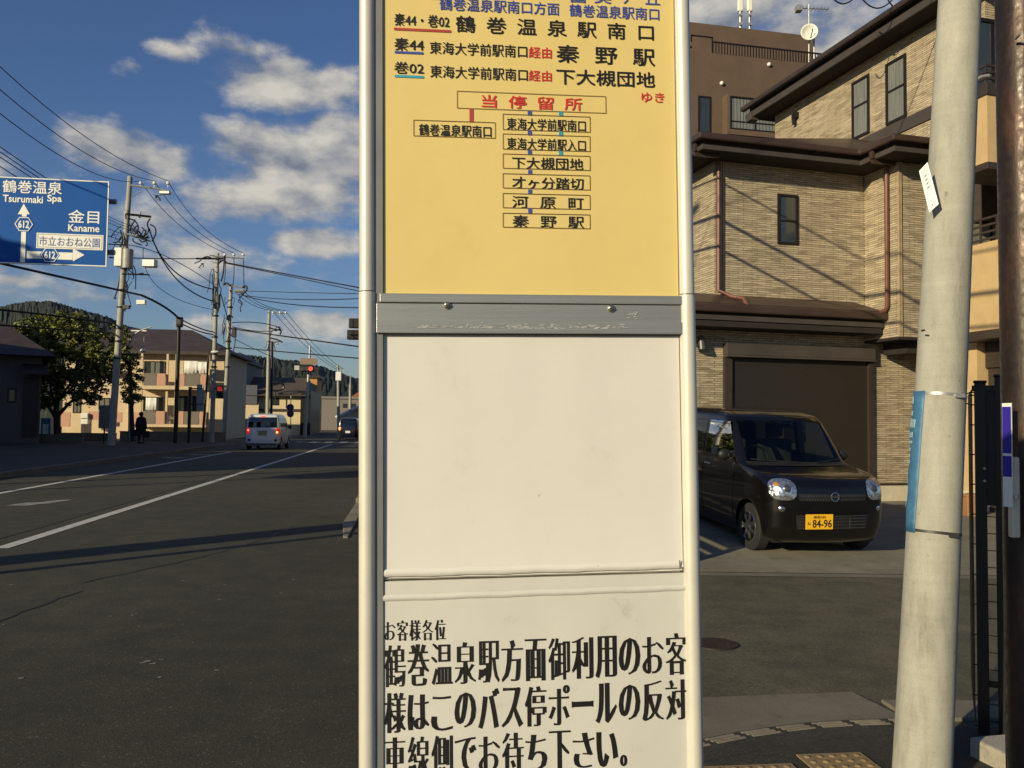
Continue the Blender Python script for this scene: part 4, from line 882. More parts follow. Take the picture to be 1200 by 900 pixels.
# ============================================================ VEHICLES
def interp(lv, z):
    if z <= lv[0][0]: return lv[0][1:]
    for a_, b_ in zip(lv, lv[1:]):
        if z <= b_[0]:
            t = (z - a_[0]) / (b_[0] - a_[0]); return tuple(p + (q - p) * t for p, q in zip(a_[1:], b_[1:]))
    return lv[-1][1:]
class Body:
    """car body as stacked plan outlines; front towards -y"""
    def __init__(s, lv, bf=.10, br=.05): s.lv = lv; s.bf = bf; s.br = br
    def front(s, x, z):
        yf, yr, w, r = interp(s.lv, z); x = abs(x); y = -yf + s.bf * (x / w) ** 2
        if x > w - r: q = min(1, (x - (w - r)) / r); y += r * (1 - math.sqrt(max(0, 1 - q * q)))
        return y
    def rear(s, x, z):
        yf, yr, w, r = interp(s.lv, z); x = abs(x); y = yr - s.br * (x / w) ** 2
        if x > w - r: q = min(1, (x - (w - r)) / r); y -= r * (1 - math.sqrt(max(0, 1 - q * q)))
        return y
    def side(s, z): return interp(s.lv, z)[2]
    def hull(s, dz=.02):
        m = MB(); zs = []
        for a_, b_ in zip(s.lv, s.lv[1:]):
            n = max(1, round((b_[0] - a_[0]) / dz)); zs += [a_[0] + (b_[0] - a_[0]) * i / n for i in range(n)]
        zs.append(s.lv[-1][0]); N = None
        for z in zs:
            yf, yr, w, r = interp(s.lv, z); xs = []
            K = 6; fl = [-(w - r) + 2 * (w - r) * i / 10 for i in range(11)]
            arc = [(w - r) + r * math.sin(math.pi / 2 * i / K) for i in range(1, K + 1)]
            F_ = [-x for x in arc[::-1]] + fl + arc
            ring = [(x, s.front(x, z)) for x in F_]
            y0, y1 = s.front(w, z), s.rear(w, z); ring += [(w, y0 + (y1 - y0) * i / 12) for i in range(1, 12)]
            ring += [(x, s.rear(x, z)) for x in F_[::-1]]; ring += [(-w, y1 + (y0 - y1) * i / 12) for i in range(1, 12)]
            N = len(ring); m.v += [(x, y, z) for x, y in ring]
        L_ = len(zs)
        for j in range(L_ - 1):
            for i in range(N): m.f.append([j * N + i, j * N + (i + 1) % N, (j + 1) * N + (i + 1) % N, (j + 1) * N + i]); m.m.append(0); m.sm.append(True)
        m.f.append(list(range(N))[::-1]); m.m.append(0); m.sm.append(False); m.f.append([(L_ - 1) * N + i for i in range(N)]); m.m.append(0); m.sm.append(True)
        return m
    def P(s, where, a_, z, off):
        if where == 'f': return (a_, s.front(a_, z) - off, z + off * .3)
        if where == 'r': return (a_, s.rear(a_, z) + off, z)
        sg_ = -1 if where == 'l' else 1
        yf = s.front(interp(s.lv, z)[2], z)
        return (sg_ * (s.side(z) + off), a_, z)
    def patch(s, m, where, quad, off=.006, n=10, mi=0):
        """quad: four (a, z) corners, bottom-left, bottom-right, top-right, top-left"""
        o = len(m.v)
        for j in range(n + 1):
            for i in range(n + 1):
                u, v = i / n, j / n; a0 = quad[0][0] * (1 - u) + quad[1][0] * u; a1 = quad[3][0] * (1 - u) + quad[2][0] * u; z0 = quad[0][1] * (1 - u) + quad[1][1] * u; z1 = quad[3][1] * (1 - u) + quad[2][1] * u
                m.v.append(s.P(where, a0 * (1 - v) + a1 * v, z0 * (1 - v) + z1 * v, off))
        for j in range(n):
            for i in range(n): m.f.append([o + j * (n + 1) + i, o + j * (n + 1) + i + 1, o + (j + 1) * (n + 1) + i + 1, o + (j + 1) * (n + 1) + i]); m.m.append(mi); m.sm.append(True)
    def disc(s, m, where, ca, cz, ra, rz, off=.006, n=28, rings=4, mi=0, pw=2.0, dome=0.0):
        o = len(m.v); m.v.append(s.P(where, ca, cz, off + dome))
        for k in range(1, rings + 1):
            f = k / rings
            for i in range(n):
                w = 2 * math.pi * i / n; c_, s_ = math.cos(w), math.sin(w); q = (abs(c_) ** pw + abs(s_) ** pw) ** (-1 / pw)
                m.v.append(s.P(where, ca + ra * f * c_ * q, cz + rz * f * s_ * q, off + dome * (1 - f * f)))
        for i in range(n): m.f.append([o, o + 1 + i, o + 1 + (i + 1) % n]); m.m.append(mi); m.sm.append(True)
        for k in range(1, rings):
            b_ = o + 1 + (k - 1) * n; c_ = b_ + n
            for i in range(n): m.f.append([b_ + i, c_ + i, c_ + (i + 1) % n, b_ + (i + 1) % n]); m.m.append(mi); m.sm.append(True)
def outward(me):
    bm = bmesh.new(); bm.from_mesh(me); bmesh.ops.recalc_face_normals(bm, faces=bm.faces); bm.to_mesh(me); bm.free(); me.update()
def cut_wheels(o, centres, r, w):
    outward(o.data); bmx = MB()
    for (x, y, z) in centres: bmx.cyl((x - w, y, z), (x + w, y, z), r, n=28)
    c = bmx.build('cutter', PLASTB, o.parent); outward(c.data); md = o.modifiers.new('arches', 'BOOLEAN'); md.object = c; md.operation = 'DIFFERENCE'; md.solver = 'EXACT'
    dg = bpy.context.evaluated_depsgraph_get(); me = bpy.data.meshes.new_from_object(o.evaluated_get(dg)); o.modifiers.clear(); o.data = me; bpy.data.objects.remove(c)
    me.set_sharp_from_angle(angle=R(38))
def wheel(par, x, y, r, w, side, spokes=7, rim=None):
    m = MB(); x0, x1 = x - w / 2, x + w / 2; prof = [(x0 + .01, r * .62), (x0, r * .75), (x0, r * .93), (x0 + .02, r), (x1 - .02, r), (x1, r * .93), (x1, r * .75), (x1 - .01, r * .62)]
    n = 32; vs = [(px_, y + math.cos(2 * math.pi * k / n) * rr, r + math.sin(2 * math.pi * k / n) * rr) for px_, rr in prof for k in range(n)]
    m.add(vs, [(j * n + k, j * n + (k + 1) % n, (j + 1) * n + (k + 1) % n, (j + 1) * n + k) for j in range(len(prof) - 1) for k in range(n)], 0, True); t = m.build('wheel', TYRE, par)
    m = MB(); xo = x + side * (w / 2 - .012); xi = x + side * (w / 2 - .07)
    ringp = [(xo, r * .64), (xo + side * .008, r * .61), (xi, r * .57)]
    vs = [(px_, y + math.cos(2 * math.pi * k / n) * rr, r + math.sin(2 * math.pi * k / n) * rr) for px_, rr in ringp for k in range(n)]
    m.add(vs, [(j * n + k, j * n + (k + 1) % n, (j + 1) * n + (k + 1) % n, (j + 1) * n + k) for j in range(2) for k in range(n)], 0, True)
    for k in range(spokes):
        w_ = 2 * math.pi * k / spokes; c_, s_ = math.cos(w_), math.sin(w_); pts = []
        for (rr, hw) in ((.08, .03), (.6, .028)):
            for sgn in (-1, 1):
                yy = rr * r * c_ - sgn * hw * s_; zz_ = rr * r * s_ + sgn * hw * c_; pts += [(xo - side * (.0 if rr > .3 else -.01), y + yy, r + zz_), (xi, y + yy, r + zz_)]
        m.add(pts, [(0, 2, 6, 4), (1, 5, 7, 3), (0, 4, 5, 1), (2, 3, 7, 6), (4, 6, 7, 5)])
    m.cyl((xi, y, r), (xo + side * .012, y, r), r * .15, n=16); m.build('rim', rim or CHROME, t)
    m = MB(); m.cyl((x - side * .02, y, r), (xi + side * .004, y, r), r * .57, n=24); m.build('brake', SEAM, t)

# dark parked kei car
LV = [(.17, 1.58, 1.60, .655, .14), (.22, 1.65, 1.65, .70, .15), (.34, 1.690, 1.69, .728, .17), (.52, 1.698, 1.697, .737, .18), (.70, 1.690, 1.695, .737, .18), (.80, 1.665, 1.69, .735, .18), (.865, 1.61, 1.685, .728, .18), (.91, 1.50, 1.68, .72, .18),
      (.945, 1.30, 1.675, .715, .17), (.975, 1.06, 1.67, .71, .15), (1.0, .93, 1.665, .705, .12), (1.10, .83, 1.65, .695, .11), (1.30, .66, 1.62, .668, .11), (1.46, .52, 1.59, .640, .11), (1.535, .42, 1.565, .618, .12), (1.580, .28, 1.51, .585, .16), (1.610, .02, 1.37, .51, .2), (1.625, -.30, 1.10, .36, .2)]
BD = Body(LV, .11, .05)
nose = at(957.7, 612, 9.62); yawc = R(-2.0); cy0 = Vector((nose.x, nose.y, 0))
phi = R(11.0)                       # the car points a little to the right of the camera's line
cdir = Vector((math.sin(phi), -math.cos(phi), 0)); cctr = cy0 - cdir * 1.70 + Vector((.17, -.02, 0))
car = thing('kei_car', 'dark brown boxy kei car with a yellow number plate parked before the shutter', 'car', cctr)
pitch = R(2.5); car.rotation_euler = (pitch, 0, phi); car.location.z = .085
o = BD.hull().build('body', CARP, car)
GLASSC = bpy.data.materials.new('clear_car_glass'); GLASSC.use_nodes = True; gnt = GLASSC.node_tree
for n_ in list(gnt.nodes): gnt.nodes.remove(n_)
gtr = gnt.nodes.new('ShaderNodeBsdfTransparent'); gtr.inputs[0].default_value = (.50, .58, .53, 1); ggl = gnt.nodes.new('ShaderNodeBsdfGlossy'); ggl.inputs['Roughness'].default_value = .02
glw = gnt.nodes.new('ShaderNodeFresnel'); glw.inputs[0].default_value = 1.5; gmx = gnt.nodes.new('ShaderNodeMixShader'); gout = gnt.nodes.new('ShaderNodeOutputMaterial')
gnt.links.new(glw.outputs[0], gmx.inputs[0]); gnt.links.new(gtr.outputs[0], gmx.inputs[1]); gnt.links.new(ggl.outputs[0], gmx.inputs[2]); gnt.links.new(gmx.outputs[0], gout.inputs[0])
CUTS = [('f', [(-.615, 1.02), (.615, 1.02), (.56, 1.485), (-.56, 1.485)], .16), ('r', [(-.55, 1.08), (.55, 1.08), (.50, 1.46), (-.50, 1.46)], .16)]
for w_ in 'ls': CUTS += [(w_, [(-.69, 1.04), (.16, 1.05), (.16, 1.46), (-.39, 1.46)], .14), (w_, [(.26, 1.06), (1.01, 1.07), (.95, 1.44), (.26, 1.44)], .14), (w_, [(1.10, 1.08), (1.39, 1.10), (1.33, 1.42), (1.04, 1.44)], .14)]
def cut_cabin(o, body):
    outward(o.data)
    zs_ = [.62 + .93 * i / 9 for i in range(10)]; lvi = [(z,) + tuple(v - d for v, d in zip(interp(LV, z), (.10, .10, .075, 0))) for z in zs_]
    sol = [Body(lvi, .09, .05).hull(.2)]
    for w_, qd, dp in CUTS:
        m = MB(); n = 6; body.patch(m, w_, qd, -dp, n); body.patch(m, w_, qd, .05, n); k = (n + 1) * (n + 1)
        ring = [i for i in range(n)] + [n + (n + 1) * i for i in range(n)] + [k - 1 - i for i in range(n)] + [n * (n + 1) - (n + 1) * i for i in range(n)]
        m.f = [f[::-1] if max(f) < k else f for f in m.f]
        for i in range(len(ring)): a_, b_ = ring[i], ring[(i + 1) % len(ring)]; m.f.append([a_, b_, b_ + k, a_ + k]); m.m.append(0); m.sm.append(False)
        sol.append(m)
    for m in sol:
        c = m.build('cutter', PLASTB, o.parent); outward(c.data)
        md = o.modifiers.new('cabin', 'BOOLEAN'); md.object = c; md.operation = 'DIFFERENCE'; md.solver = 'EXACT'
        dg = bpy.context.evaluated_depsgraph_get(); me = bpy.data.meshes.new_from_object(o.evaluated_get(dg)); o.modifiers.clear(); o.data = me; bpy.data.objects.remove(c)
    me.set_sharp_from_angle(angle=R(38))
cut_cabin(o, BD)
cut_wheels(o, [(s_ * .68, yy, .275) for s_ in (-1, 1) for yy in (-1.09, 1.24)], .325, .14)
for s_ in (-1, 1):
    for yy in (-1.09, 1.24): wheel(car, s_ * .645, yy, .275, .155, s_)
m = MB(); m.box((-.62, -1.5, .16), (.62, 1.5, .34)); m.build('underbody', PLASTB, car)
m = MB(); BD.patch(m, 'f', [(-.62, 1.015), (.62, 1.015), (.565, 1.49), (-.565, 1.49)], .006, 16); wsc = m.build('windshield', GLASSC, car)
m = MB(); BD.patch(m, 'f', [(-.655, .978), (.655, .978), (.63, 1.012), (-.63, 1.012)], .004, 16); m.build('cowl', PLASTB, car)
for s_ in (-1, 1):
    m = MB(); m.tube([BD.P('f', s_ * .1 + .12, 1.0, .02), BD.P('f', s_ * .1 + .48 * s_, 1.035, .016)], .008, 6); m.build('wiper', PLASTB, car)
for w_ in ('l', 'r'):
    m = MB(); BD.patch(m, w_, [(-.70, 1.03), (.17, 1.045), (.17, 1.47), (-.40, 1.47)], .004); m.build('side_window', GLASSC, car)
    m = MB(); BD.patch(m, w_, [(.25, 1.05), (1.02, 1.06), (.96, 1.45), (.25, 1.45)], .004); m.build('side_window', CARG, car)
    m = MB(); BD.patch(m, w_, [(1.09, 1.07), (1.40, 1.09), (1.34, 1.43), (1.03, 1.45)], .004); m.build('side_window', CARG, car)
    sg_ = -1 if w_ == 'l' else 1
    m = MB()
    for yy in (-.70, .21, 1.10): m.box((sg_ * (.7375 - .004), yy - .003, .30), (sg_ * .7395, yy + .003, .98))
    m.build('door_gap', SEAM, car)
    for yy in (.04, .93): m = MB(); m.box((sg_ * .722, yy - .09, .90), (sg_ * .752, yy + .09, .925)); m.build('door_handle', CHROME if yy < .5 else CARP, car, bevel=.008)
    m = MB(); m.sphere((sg_ * .79, -.56, 1.07), .09, 14, 0, (.95, .55, .78)); m.box((sg_ * .69, -.58, 1.0), (sg_ * .76, -.52, 1.04)); m.build('side_mirror', PLASTB, car)
    m = MB(); BD.disc(m, 'f', sg_ * .565, .765, .135, .115, .010, pw=3.0, dome=.012); hl = m.build('headlight', LAMPG, car)
    m = MB(); BD.disc(m, 'f', sg_ * .535, .775, .038, .040, .0235, dome=.012); m.build('reflector', mat('lamp_projector', (.10, .11, .12), .05, .6, .2, 30), hl)
    m = MB(); BD.disc(m, 'f', sg_ * .635, .82, .028, .022, .022, dome=.004); m.build('indicator', mat('lamp_amber', (.45, .22, .06), .15, .3), hl)
    m = MB(); BD.disc(m, 'f', sg_ * .59, .555, .034, .028, .004, dome=.006); fl = m.build('fog_light', CHROME, car)
m = MB(); BD.patch(m, 'f', [(-.40, .645), (.40, .645), (.41, .725), (-.41, .725)], .004, 14); gr = m.build('grille', PLASTB, car)
m = MB()
for k in range(-12, 13):
    for z in (.665, .70): BD.disc(m, 'f', k * .032 + (.016 if z > .68 else 0), z, .010, .012, .008, 8, 1)
m.build('mesh_studs', mat('grille_dark_chrome', (.10, .10, .10), .3, .8), gr)
m = MB(); c = Vector(BD.P('f', 0, .69, .02)); m.tube([c + Vector((math.cos(t * math.pi / 12) * .047, 0, math.sin(t * math.pi / 12) * .047)) for t in range(25)], .007, 8, 0, False); m.box(tuple(c + Vector((-.055, -.006, -.009))), tuple(c + Vector((.055, .006, .009)))); m.build('emblem', CHROME, gr)
m = MB(); BD.patch(m, 'f', [(-.42, .33), (.42, .33), (.44, .49), (-.44, .49)], .003, 14); lg = m.build('lower_grille', PLASTB, car)
m = MB()
for z in (.345, .38, .415, .45, .48): m.tube([BD.P('f', -.40 + .8 * i / 12, z, .010) for i in range(13)], .0065, 6)
for a_ in (-.2, .2): m.tube([BD.P('f', a_, .335, .008), BD.P('f', a_, .485, .008)], .006, 6)
m.build('grille_bar', mat('bar_grey', (.07, .068, .062), .4, .5), lg)
pc = Vector(BD.P('f', -.19, .415, .034)); m = MB(); m.box((pc.x - .165, pc.y - .003, pc.z - .083), (pc.x + .165, pc.y + .003, pc.z + .083)); npl = m.build('number_plate', PLATEY, car, bevel=.002)
m = MB(); yq = pc.y - .0045
text(m, '84-96', pc.x - .082, pc.z - .062, pc.x + .148, pc.z + .022, yq, bold=.03); text(m, '湘南580', pc.x - .075, pc.z + .036, pc.x + .075, pc.z + .068, yq, bold=.02); text(m, 'ね', pc.x - .142, pc.z - .035, pc.x - .108, pc.z + .0, yq, bold=.02); m.build('lettering', BLACK, npl)
m = MB(); m.cyl((.42, .95, 1.60), (.50, 1.05, 1.74), .005, .003, 6); m.build('aerial', PLASTB, car)
m = MB(); BD.patch(m, 'r', [(.57, 1.06), (-.57, 1.06), (-.51, 1.48), (.51, 1.48)], .004, 10); m.build('rear_window', CARG, car)
INT = mat('cabin_grey', (.035, .033, .030), .8)
m = MB(); m.box((-.60, -.80, .62), (.60, -.52, .985)); m.build('dashboard', INT, car, bevel=.05)
for sx in (-.33, .33):
    m = MB(); m.box((sx - .25, -.20, .62), (sx + .25, .30, .78)); m.box((sx - .24, .24, .70), (sx + .24, .36, 1.22)); m.box((sx - .12, .27, 1.24), (sx + .12, .35, 1.42)); m.build('seat', INT, car, bevel=.04)
m = MB(); m.tube([(-.33 + .17 * math.cos(t_ * math.pi / 12), -.46 + .06 * math.sin(t_ * math.pi / 12), 1.02 + .15 * math.sin(t_ * math.pi / 12)) for t_ in range(25)], .014, 6, 0, False); m.build('steering_wheel', PLASTB, car)
m = MB(); m.box((-.11, -.50, 1.40), (.11, -.48, 1.46)); m.build('rear_view_mirror', mat('mirror_grey', (.4, .4, .4), .1, .9), car)
m = MB(); m.box((.10, -.78, .990), (.40, -.66, .996)); m.build('dashboard_paper', DISH, car)

# ============================================================ LEFT: ROAD SIGN
k17 = 17.0 / F
gs0 = at(0, 312, 17.0); GF = Frame(at(0, 312, 17.0), 7.5)
gpost = GF.w(-2.6, .25, 0)
gt = thing('guide_sign', 'blue overhead road guide sign with white arrows pointing ahead and right', 'road sign', gpost, GF.a)
def gl(px, py):          # place on the sign's face, in the sign's own frame
    u, z = GF.fv(px, py); return u + 2.6, z
x1_, zb_ = gl(125.5, 313); x_, zt_ = gl(127, 212); zb0 = gl(0, 309)[1]; zt0 = gl(0, 207.5)[1]
zb_, zt_ = (zb_ + zb0) / 2, (zt_ + zt0) / 2; x0_ = x1_ - 2.55
m = MB(); m.box((x0_, -.27, zb_), (x1_, -.252, zt_)); gp = m.build('panel', [GUIDE], gt, bevel=.02)
def edge(mb, a, b, c, d, w, y=-.2745): 
    mb.sheet([(a, y, c), (b, y, c), (b, y, c + w), (a, y, c + w)]); mb.sheet([(a, y, d - w), (b, y, d - w), (b, y, d), (a, y, d)])
    mb.sheet([(a, y - 1e-4, c + w), (a + w, y - 1e-4, c + w), (a + w, y - 1e-4, d - w), (a, y - 1e-4, d - w)]); mb.sheet([(b - w, y - 1e-4, c + w), (b, y - 1e-4, c + w), (b, y - 1e-4, d - w), (b - w, y - 1e-4, d - w)])
m = MB(); edge(m, x0_ + .005, x1_ - .005, zb_ + .005, zt_ - .005, .022); m.build('border', GWHITE, gp)
def gq(px0, py0, px1, py1): a = gl(px0, py1); b = gl(px0, py0); return a[0], a[1], gl(px1, py0)[0], b[1]
def gtext(s, px0, py0, px1, py1, bold, mt=GWHITE, y=-.276):
    m = MB(); q_ = gq(px0, py0, px1, py1); text(m, s, *q_, y=y, bold=bold); m.build('lettering', mt, gp)
gtext('鶴巻温泉', 3.5, 211, 73.5, 225.5, .012); gtext('Tsurumaki', 4, 228.6, 51, 236.6, .03); gtext('Spa', 56, 228.6, 73, 238.6, .03)
gtext('金目', 80.5, 246, 117, 261, .012); gtext('Kaname', 80.5, 263, 117, 271, .03)
m = MB(); a, b, c, d = gq(43, 273, 122, 291); m.box((a, -.280, b), (c, -.272, d)); pb_ = m.build('park_plate', GWHITE, gp)
m = MB(); edge(m, a + .02, c - .02, b + .02, d - .02, .012, -.2815); m.build('border', mat('plate_grey', (.32, .33, .35), .5), pb_)
m = MB(); text(m, '市立おおね公園', *gq(46.5, 277, 118, 288), y=-.2815, bold=.012); m.build('lettering', mat('slate_print', (.07, .10, .30), .5), pb_)
# arrows
m = MB(); y = -.2762
def quad(px0, py0, px1, py1, yy): a, b, c, d = gq(px0, py0, px1, py1); m.sheet([(a, yy, b), (c, yy, b), (c, yy, d), (a, yy, d)])
quad(24.3, 249, 32, 307.5, y); quad(31.9, 294.5, 86, 303, y - 1e-4)
for tri in (((21.5, 251.5), (35.5, 251.5), (28.5, 239)), ((86, 291.5), (86, 306.5), (99.5, 299))):
    m.sheet([(gl(*p)[0], y - 2e-4, gl(*p)[1]) for p in tri])
m.build('arrow', GWHITE, gp)
for (px, py) in ((28.5, 263), (59, 299)):
    def hexa(rx, ry, yy, mt, nm, par):
        h = MB(); cx, cz = gl(px, py); h.sheet([(cx + math.cos(w) * rx * k17, yy, cz + math.sin(w) * ry * k17) for w in [i * math.pi / 3 for i in range(6)]]); return h.build(nm, mt, par)
    hexa(11.2, 10.4, -.2775, GUIDE, 'route_shield', gp); hexa(10.3, 9.5, -.2785, GWHITE, 'shield_border', gp); hexa(9.3, 8.5, -.2795, GUIDE, 'shield_field', gp)
    m = MB(); text(m, '612', *gq(px - 6.3, py - 4.2, px + 6.3, py + 4.2), y=-.2805, bold=.035); m.build('lettering', GWHITE, gp)
m = MB(); m.cyl((0, 0, 0), (0, 0, zt_ + .5), .13, .10, 20); m.build('post', GALV, gt)
for z in (zb_ + .35, zt_ - .35): m = MB(); m.cyl((0, 0, z), (x1_ + .06, 0, z), .055, n=12); m.build('arm', GALV, gt)
for z in (zb_ + .35, zt_ - .35):
    for u in (x0_ + .3, x1_ - .35): m = MB(); m.box((u - .05, -.25, z - .12), (u + .05, .06, z + .12)); m.build('clamp', GALV, gt)

# ============================================================ LEFT: POLES AND WIRES
INS = mat('porcelain', (.72, .72, .70), .3, var=.05)
POLEF = POLE
def pole(name, label, b, top, r0, r1, group=None, m_=POLEF):
    """b, top: image points of foot and tip; the foot stands on the ground"""
    p = gnd(*b); t = at(top[0], top[1], p.y); o = thing(name, label, 'utility pole', p, 0, group); o['foot'] = 0; del o['foot']
    m = MB(); m.tube([tuple((t - p) * (i / 6)) for i in range(7)], [r0 + (r1 - r0) * i / 6 for i in range(7)], 18); m.build('shaft', m_, o); return o, p, t
def lp(p, px, py, dy=0.0): return at(px, py, p.y + dy) - p
def arm(o, p, x0, y0, x1, y1, r=.05, nm='crossarm', mt=None, dy=-.12):
    m = MB(); a = lp(p, x0, y0, dy); b = lp(p, x1, y1, dy); d = (b - a).normalized(); up = Vector((0, 0, 1))
    m.tube([a, b], r, 6); return m.build(nm, mt or GALV, o)
def insul(o, p, px, py, h=.22, dy=-.12):
    c = lp(p, px, py, dy); m = MB(); m.tube([c - Vector((0, 0, h)), c - Vector((0, 0, h * .6)), c - Vector((0, 0, h * .45)), c - Vector((0, 0, h * .15)), c], [.02, .02, .09, .075, .05], 10); return m.build('insulator', INS, o)
def jumble(o, p, pts, r=.03, nm='cable_loop', mt=None, dy=-.2):
    q = [lp(p, x, y, dy) for x, y in pts]
    for _ in range(2): q = [q[0]] + [w for a_, b_ in zip(q, q[1:]) for w in (a_.lerp(b_, .25), a_.lerp(b_, .75))] + [q[-1]]
    m = MB(); m.tube(q, r, 6); return m.build(nm, mt or WIRE, o)
GP = 'utility poles along the left pavement'
P1, p1b, p1t = pole('utility_pole', 'tallest concrete utility pole with a transformer right of the blue road sign', (130, 525), (152.5, 207), .175, .115, GP)
arm(P1, p1b, 153, 217, 195, 223, .05); arm(P1, p1b, 155, 231, 166, 224, .02, 'brace')
for x in (165, 181, 197): insul(P1, p1b, x, 212.5, .30)
m = MB(); c = lp(p1b, 193, 224, -.12); m.box(tuple(c + Vector((-.22, -.12, -.16))), tuple(c + Vector((.28, .12, .0)))); m.build('switch', GALV, P1, bevel=.03)
arm(P1, p1b, 149, 251, 177, 254, .06, mt=DARKM); arm(P1, p1b, 147, 274, 175, 279, .045)
for pts in (((151, 262), (156, 270), (163, 276), (170, 277), (175, 270), (172, 262), (176, 256)), ((150, 256), (158, 258), (163, 266), (160, 275), (168, 281), (174, 276)), ((176, 263), (182, 266), (183, 274), (178, 283)), ((141, 270), (145, 282), (140, 292), (143, 301), (139, 310)), ((163, 280), (166, 284), (171, 282))): jumble(P1, p1b, pts, .035)
for dy_ in (-.3,):
    m = MB(); c = lp(p1b, 144.5, 303, -.25)
    m.cyl(tuple(c + Vector((.18, .05, -.48))), tuple(c + Vector((.18, .05, .46))), .26, .26, 20); m.build('transformer', mat('transformer_grey', (.34, .34, .32), .5, .1), P1, bevel=.03)
    m = MB(); m.box(tuple(c + Vector((-.36, -.2, -.40))), tuple(c + Vector((.0, .2, .50)))); m.build('equipment_box', DISH, P1, bevel=.03)
arm(P1, p1b, 143, 321, 175, 322, .04, mt=DARKM); arm(P1, p1b, 126, 286, 148, 287, .03, mt=DARKM); arm(P1, p1b, 128, 302, 150, 303, .03, mt=DARKM)
m = MB(); c = lp(p1b, 175, 309, 0); m.box(tuple(c + Vector((-.28, -.2, -.18))), tuple(c + Vector((.34, .2, .2)))); m.build('switch_gear', GALV, P1, bevel=.04)
jumble(P1, p1b, ((150, 316), (158, 322), (168, 320)), .03); jumble(P1, p1b, ((149, 330), (145, 345), (146, 360)), .02)
m = MB(); c = lp(p1b, 166, 354.5, -.1); m.box(tuple(c + Vector((-.22, -.1, -.10))), tuple(c + Vector((.2, .1, .12)))); m.build('junction_box', DISH, P1, bevel=.02)
m = MB(); c = lp(p1b, 147, 359, -.2); m.box(tuple(c + Vector((-.1, -.1, -.12))), tuple(c + Vector((.2, .1, .05)))); m.build('bracket', DARKM, P1)
P2, p2b, p2t = pole('utility_pole', 'concrete utility pole with insulators and red crossing light before the cream apartments', (248, 519), (255, 297), .15, .105, GP)
arm(P2, p2b, 250, 300, 286, 303, .05); arm(P2, p2b, 230, 303, 262, 303, .06, mt=DARKM)
for x in (263.5, 274, 285): insul(P2, p2b, x, 297, .28)
for pts in (((236, 303), (244, 300), (250, 304)), ((256, 309), (262, 304), (266, 308)), ((256, 345), (258, 355), (255, 366)), ((251, 335), (249, 350), (252, 362)), ((263, 300), (262, 320), (259, 330))): jumble(P2, p2b, pts, .045)
m = MB(); m.cyl(tuple(lp(p2b, 256, 360, -.16)), tuple(lp(p2b, 256.5, 345, -.16)), .10, n=10); m.build('cable_closure', PLASTB, P2)
arm(P2, p2b, 250, 455, 262, 455, .03, mt=DARKM)
m = MB(); c = lp(p2b, 258, 459, -.3); m.box(tuple(c + Vector((-.20, -.12, -.4))), tuple(c + Vector((.22, .12, .36)))); plb = m.build('crossing_light', DARKM, P2, bevel=.02)
REDL = mat('red_lamp', (1, .05, .03), .4, var=.02, emit=1.6)
m = MB(); c2_ = c + Vector((.01, -.125, .16)); m.box(tuple(c2_ + Vector((-.14, -.02, -.13))), tuple(c2_ + Vector((.14, .0, .13)))); m.build('red_lamp', mat('red_lamp_dim', (.8, .05, .04), .4, var=.02, emit=.35), plb)
P3, p3b, p3t = pole('utility_pole', 'concrete utility pole with hanging jumper cables right of the crossing light', (262, 517), (271, 333), .155, .105, GP)
arm(P3, p3b, 260, 333, 290, 338, .05); arm(P3, p3b, 276, 341, 286, 341, .14)
for x0, x1 in ((264, 262), (274, 273), (285, 286)): jumble(P3, p3b, ((x0, 299), (x0 + .5, 318), (x1, 335)), .025, dy=-2)
for pts in (((262, 333), (266, 331), (270, 335)), ((284, 337), (289, 334), (290, 340), (284, 345)), ((268, 384), (274, 386), (271, 394)), ((266, 375), (268, 368), (273, 372))): jumble(P3, p3b, pts, .05)
m = MB(); c = lp(p3b, 274, 390, -.2); m.box(tuple(c + Vector((-.1, -.1, -.3))), tuple(c + Vector((.16, .1, .3)))); m.build('cable_closure', DARKM, P3, bevel=.03)
arm(P3, p3b, 256, 409, 272, 408, .05, mt=DARKM)
P4, p4b, p4t = pole('utility_pole', 'slim concrete utility pole above the white van', (313, 515), (315.5, 364), .15, .10, GP)
arm(P4, p4b, 314, 366, 336, 367, .045)
for x in (320, 328, 335): insul(P4, p4b, x, 365, .25)
for pts in (((315, 384), (322, 386), (329, 387)), ((326, 383), (330, 388), (328, 392)), ((317, 396), (325, 398), (331, 401))): jumble(P4, p4b, pts, .06)
p = gnd(317.5, 514); m4 = thing('steel_pole', 'short dark steel pole directly behind the slim utility pole', 'utility pole', p); m = MB(); m.tube([(0, 0, 0), tuple(at(319, 400, p.y) - p)], .10, 10); m.build('shaft', DARKM, m4)
arm(m4, p, 317, 401, 328, 400, .06, 'street_lamp_arm', GALV, 0)
PD, pdb, pdt = pole('steel_pole', 'dark brown steel pole left of the crossing light pole', (205.5, 522), (210, 372), .12, .10, None, DARKM)
jumble(PD, pdb, ((208, 372), (213, 374), (212, 382), (208, 380)), .07); m = MB(); c = lp(pdb, 211, 378, -.1); m.box(tuple(c + Vector((-.2, -.1, -.25))), tuple(c + Vector((.15, .1, .3)))); m.build('cable_closure', PLASTB, PD, bevel=.04)
p = gnd(221, 521.5); o = thing('bus_stop_pole', 'rusty brown post with a pale board beside the dark steel pole', 'sign post', p); k_ = p.y / F; m = MB(); m.cyl((0, 0, 0), (0, 0, 68 * k_), .09, n=10); m.build('post', DARKM, o); m = MB(); m.box((8 * k_, -.03, 41 * k_), (16 * k_, .03, 71 * k_)); m.build('board', mat('board_grey', (.30, .30, .29), .6), o)
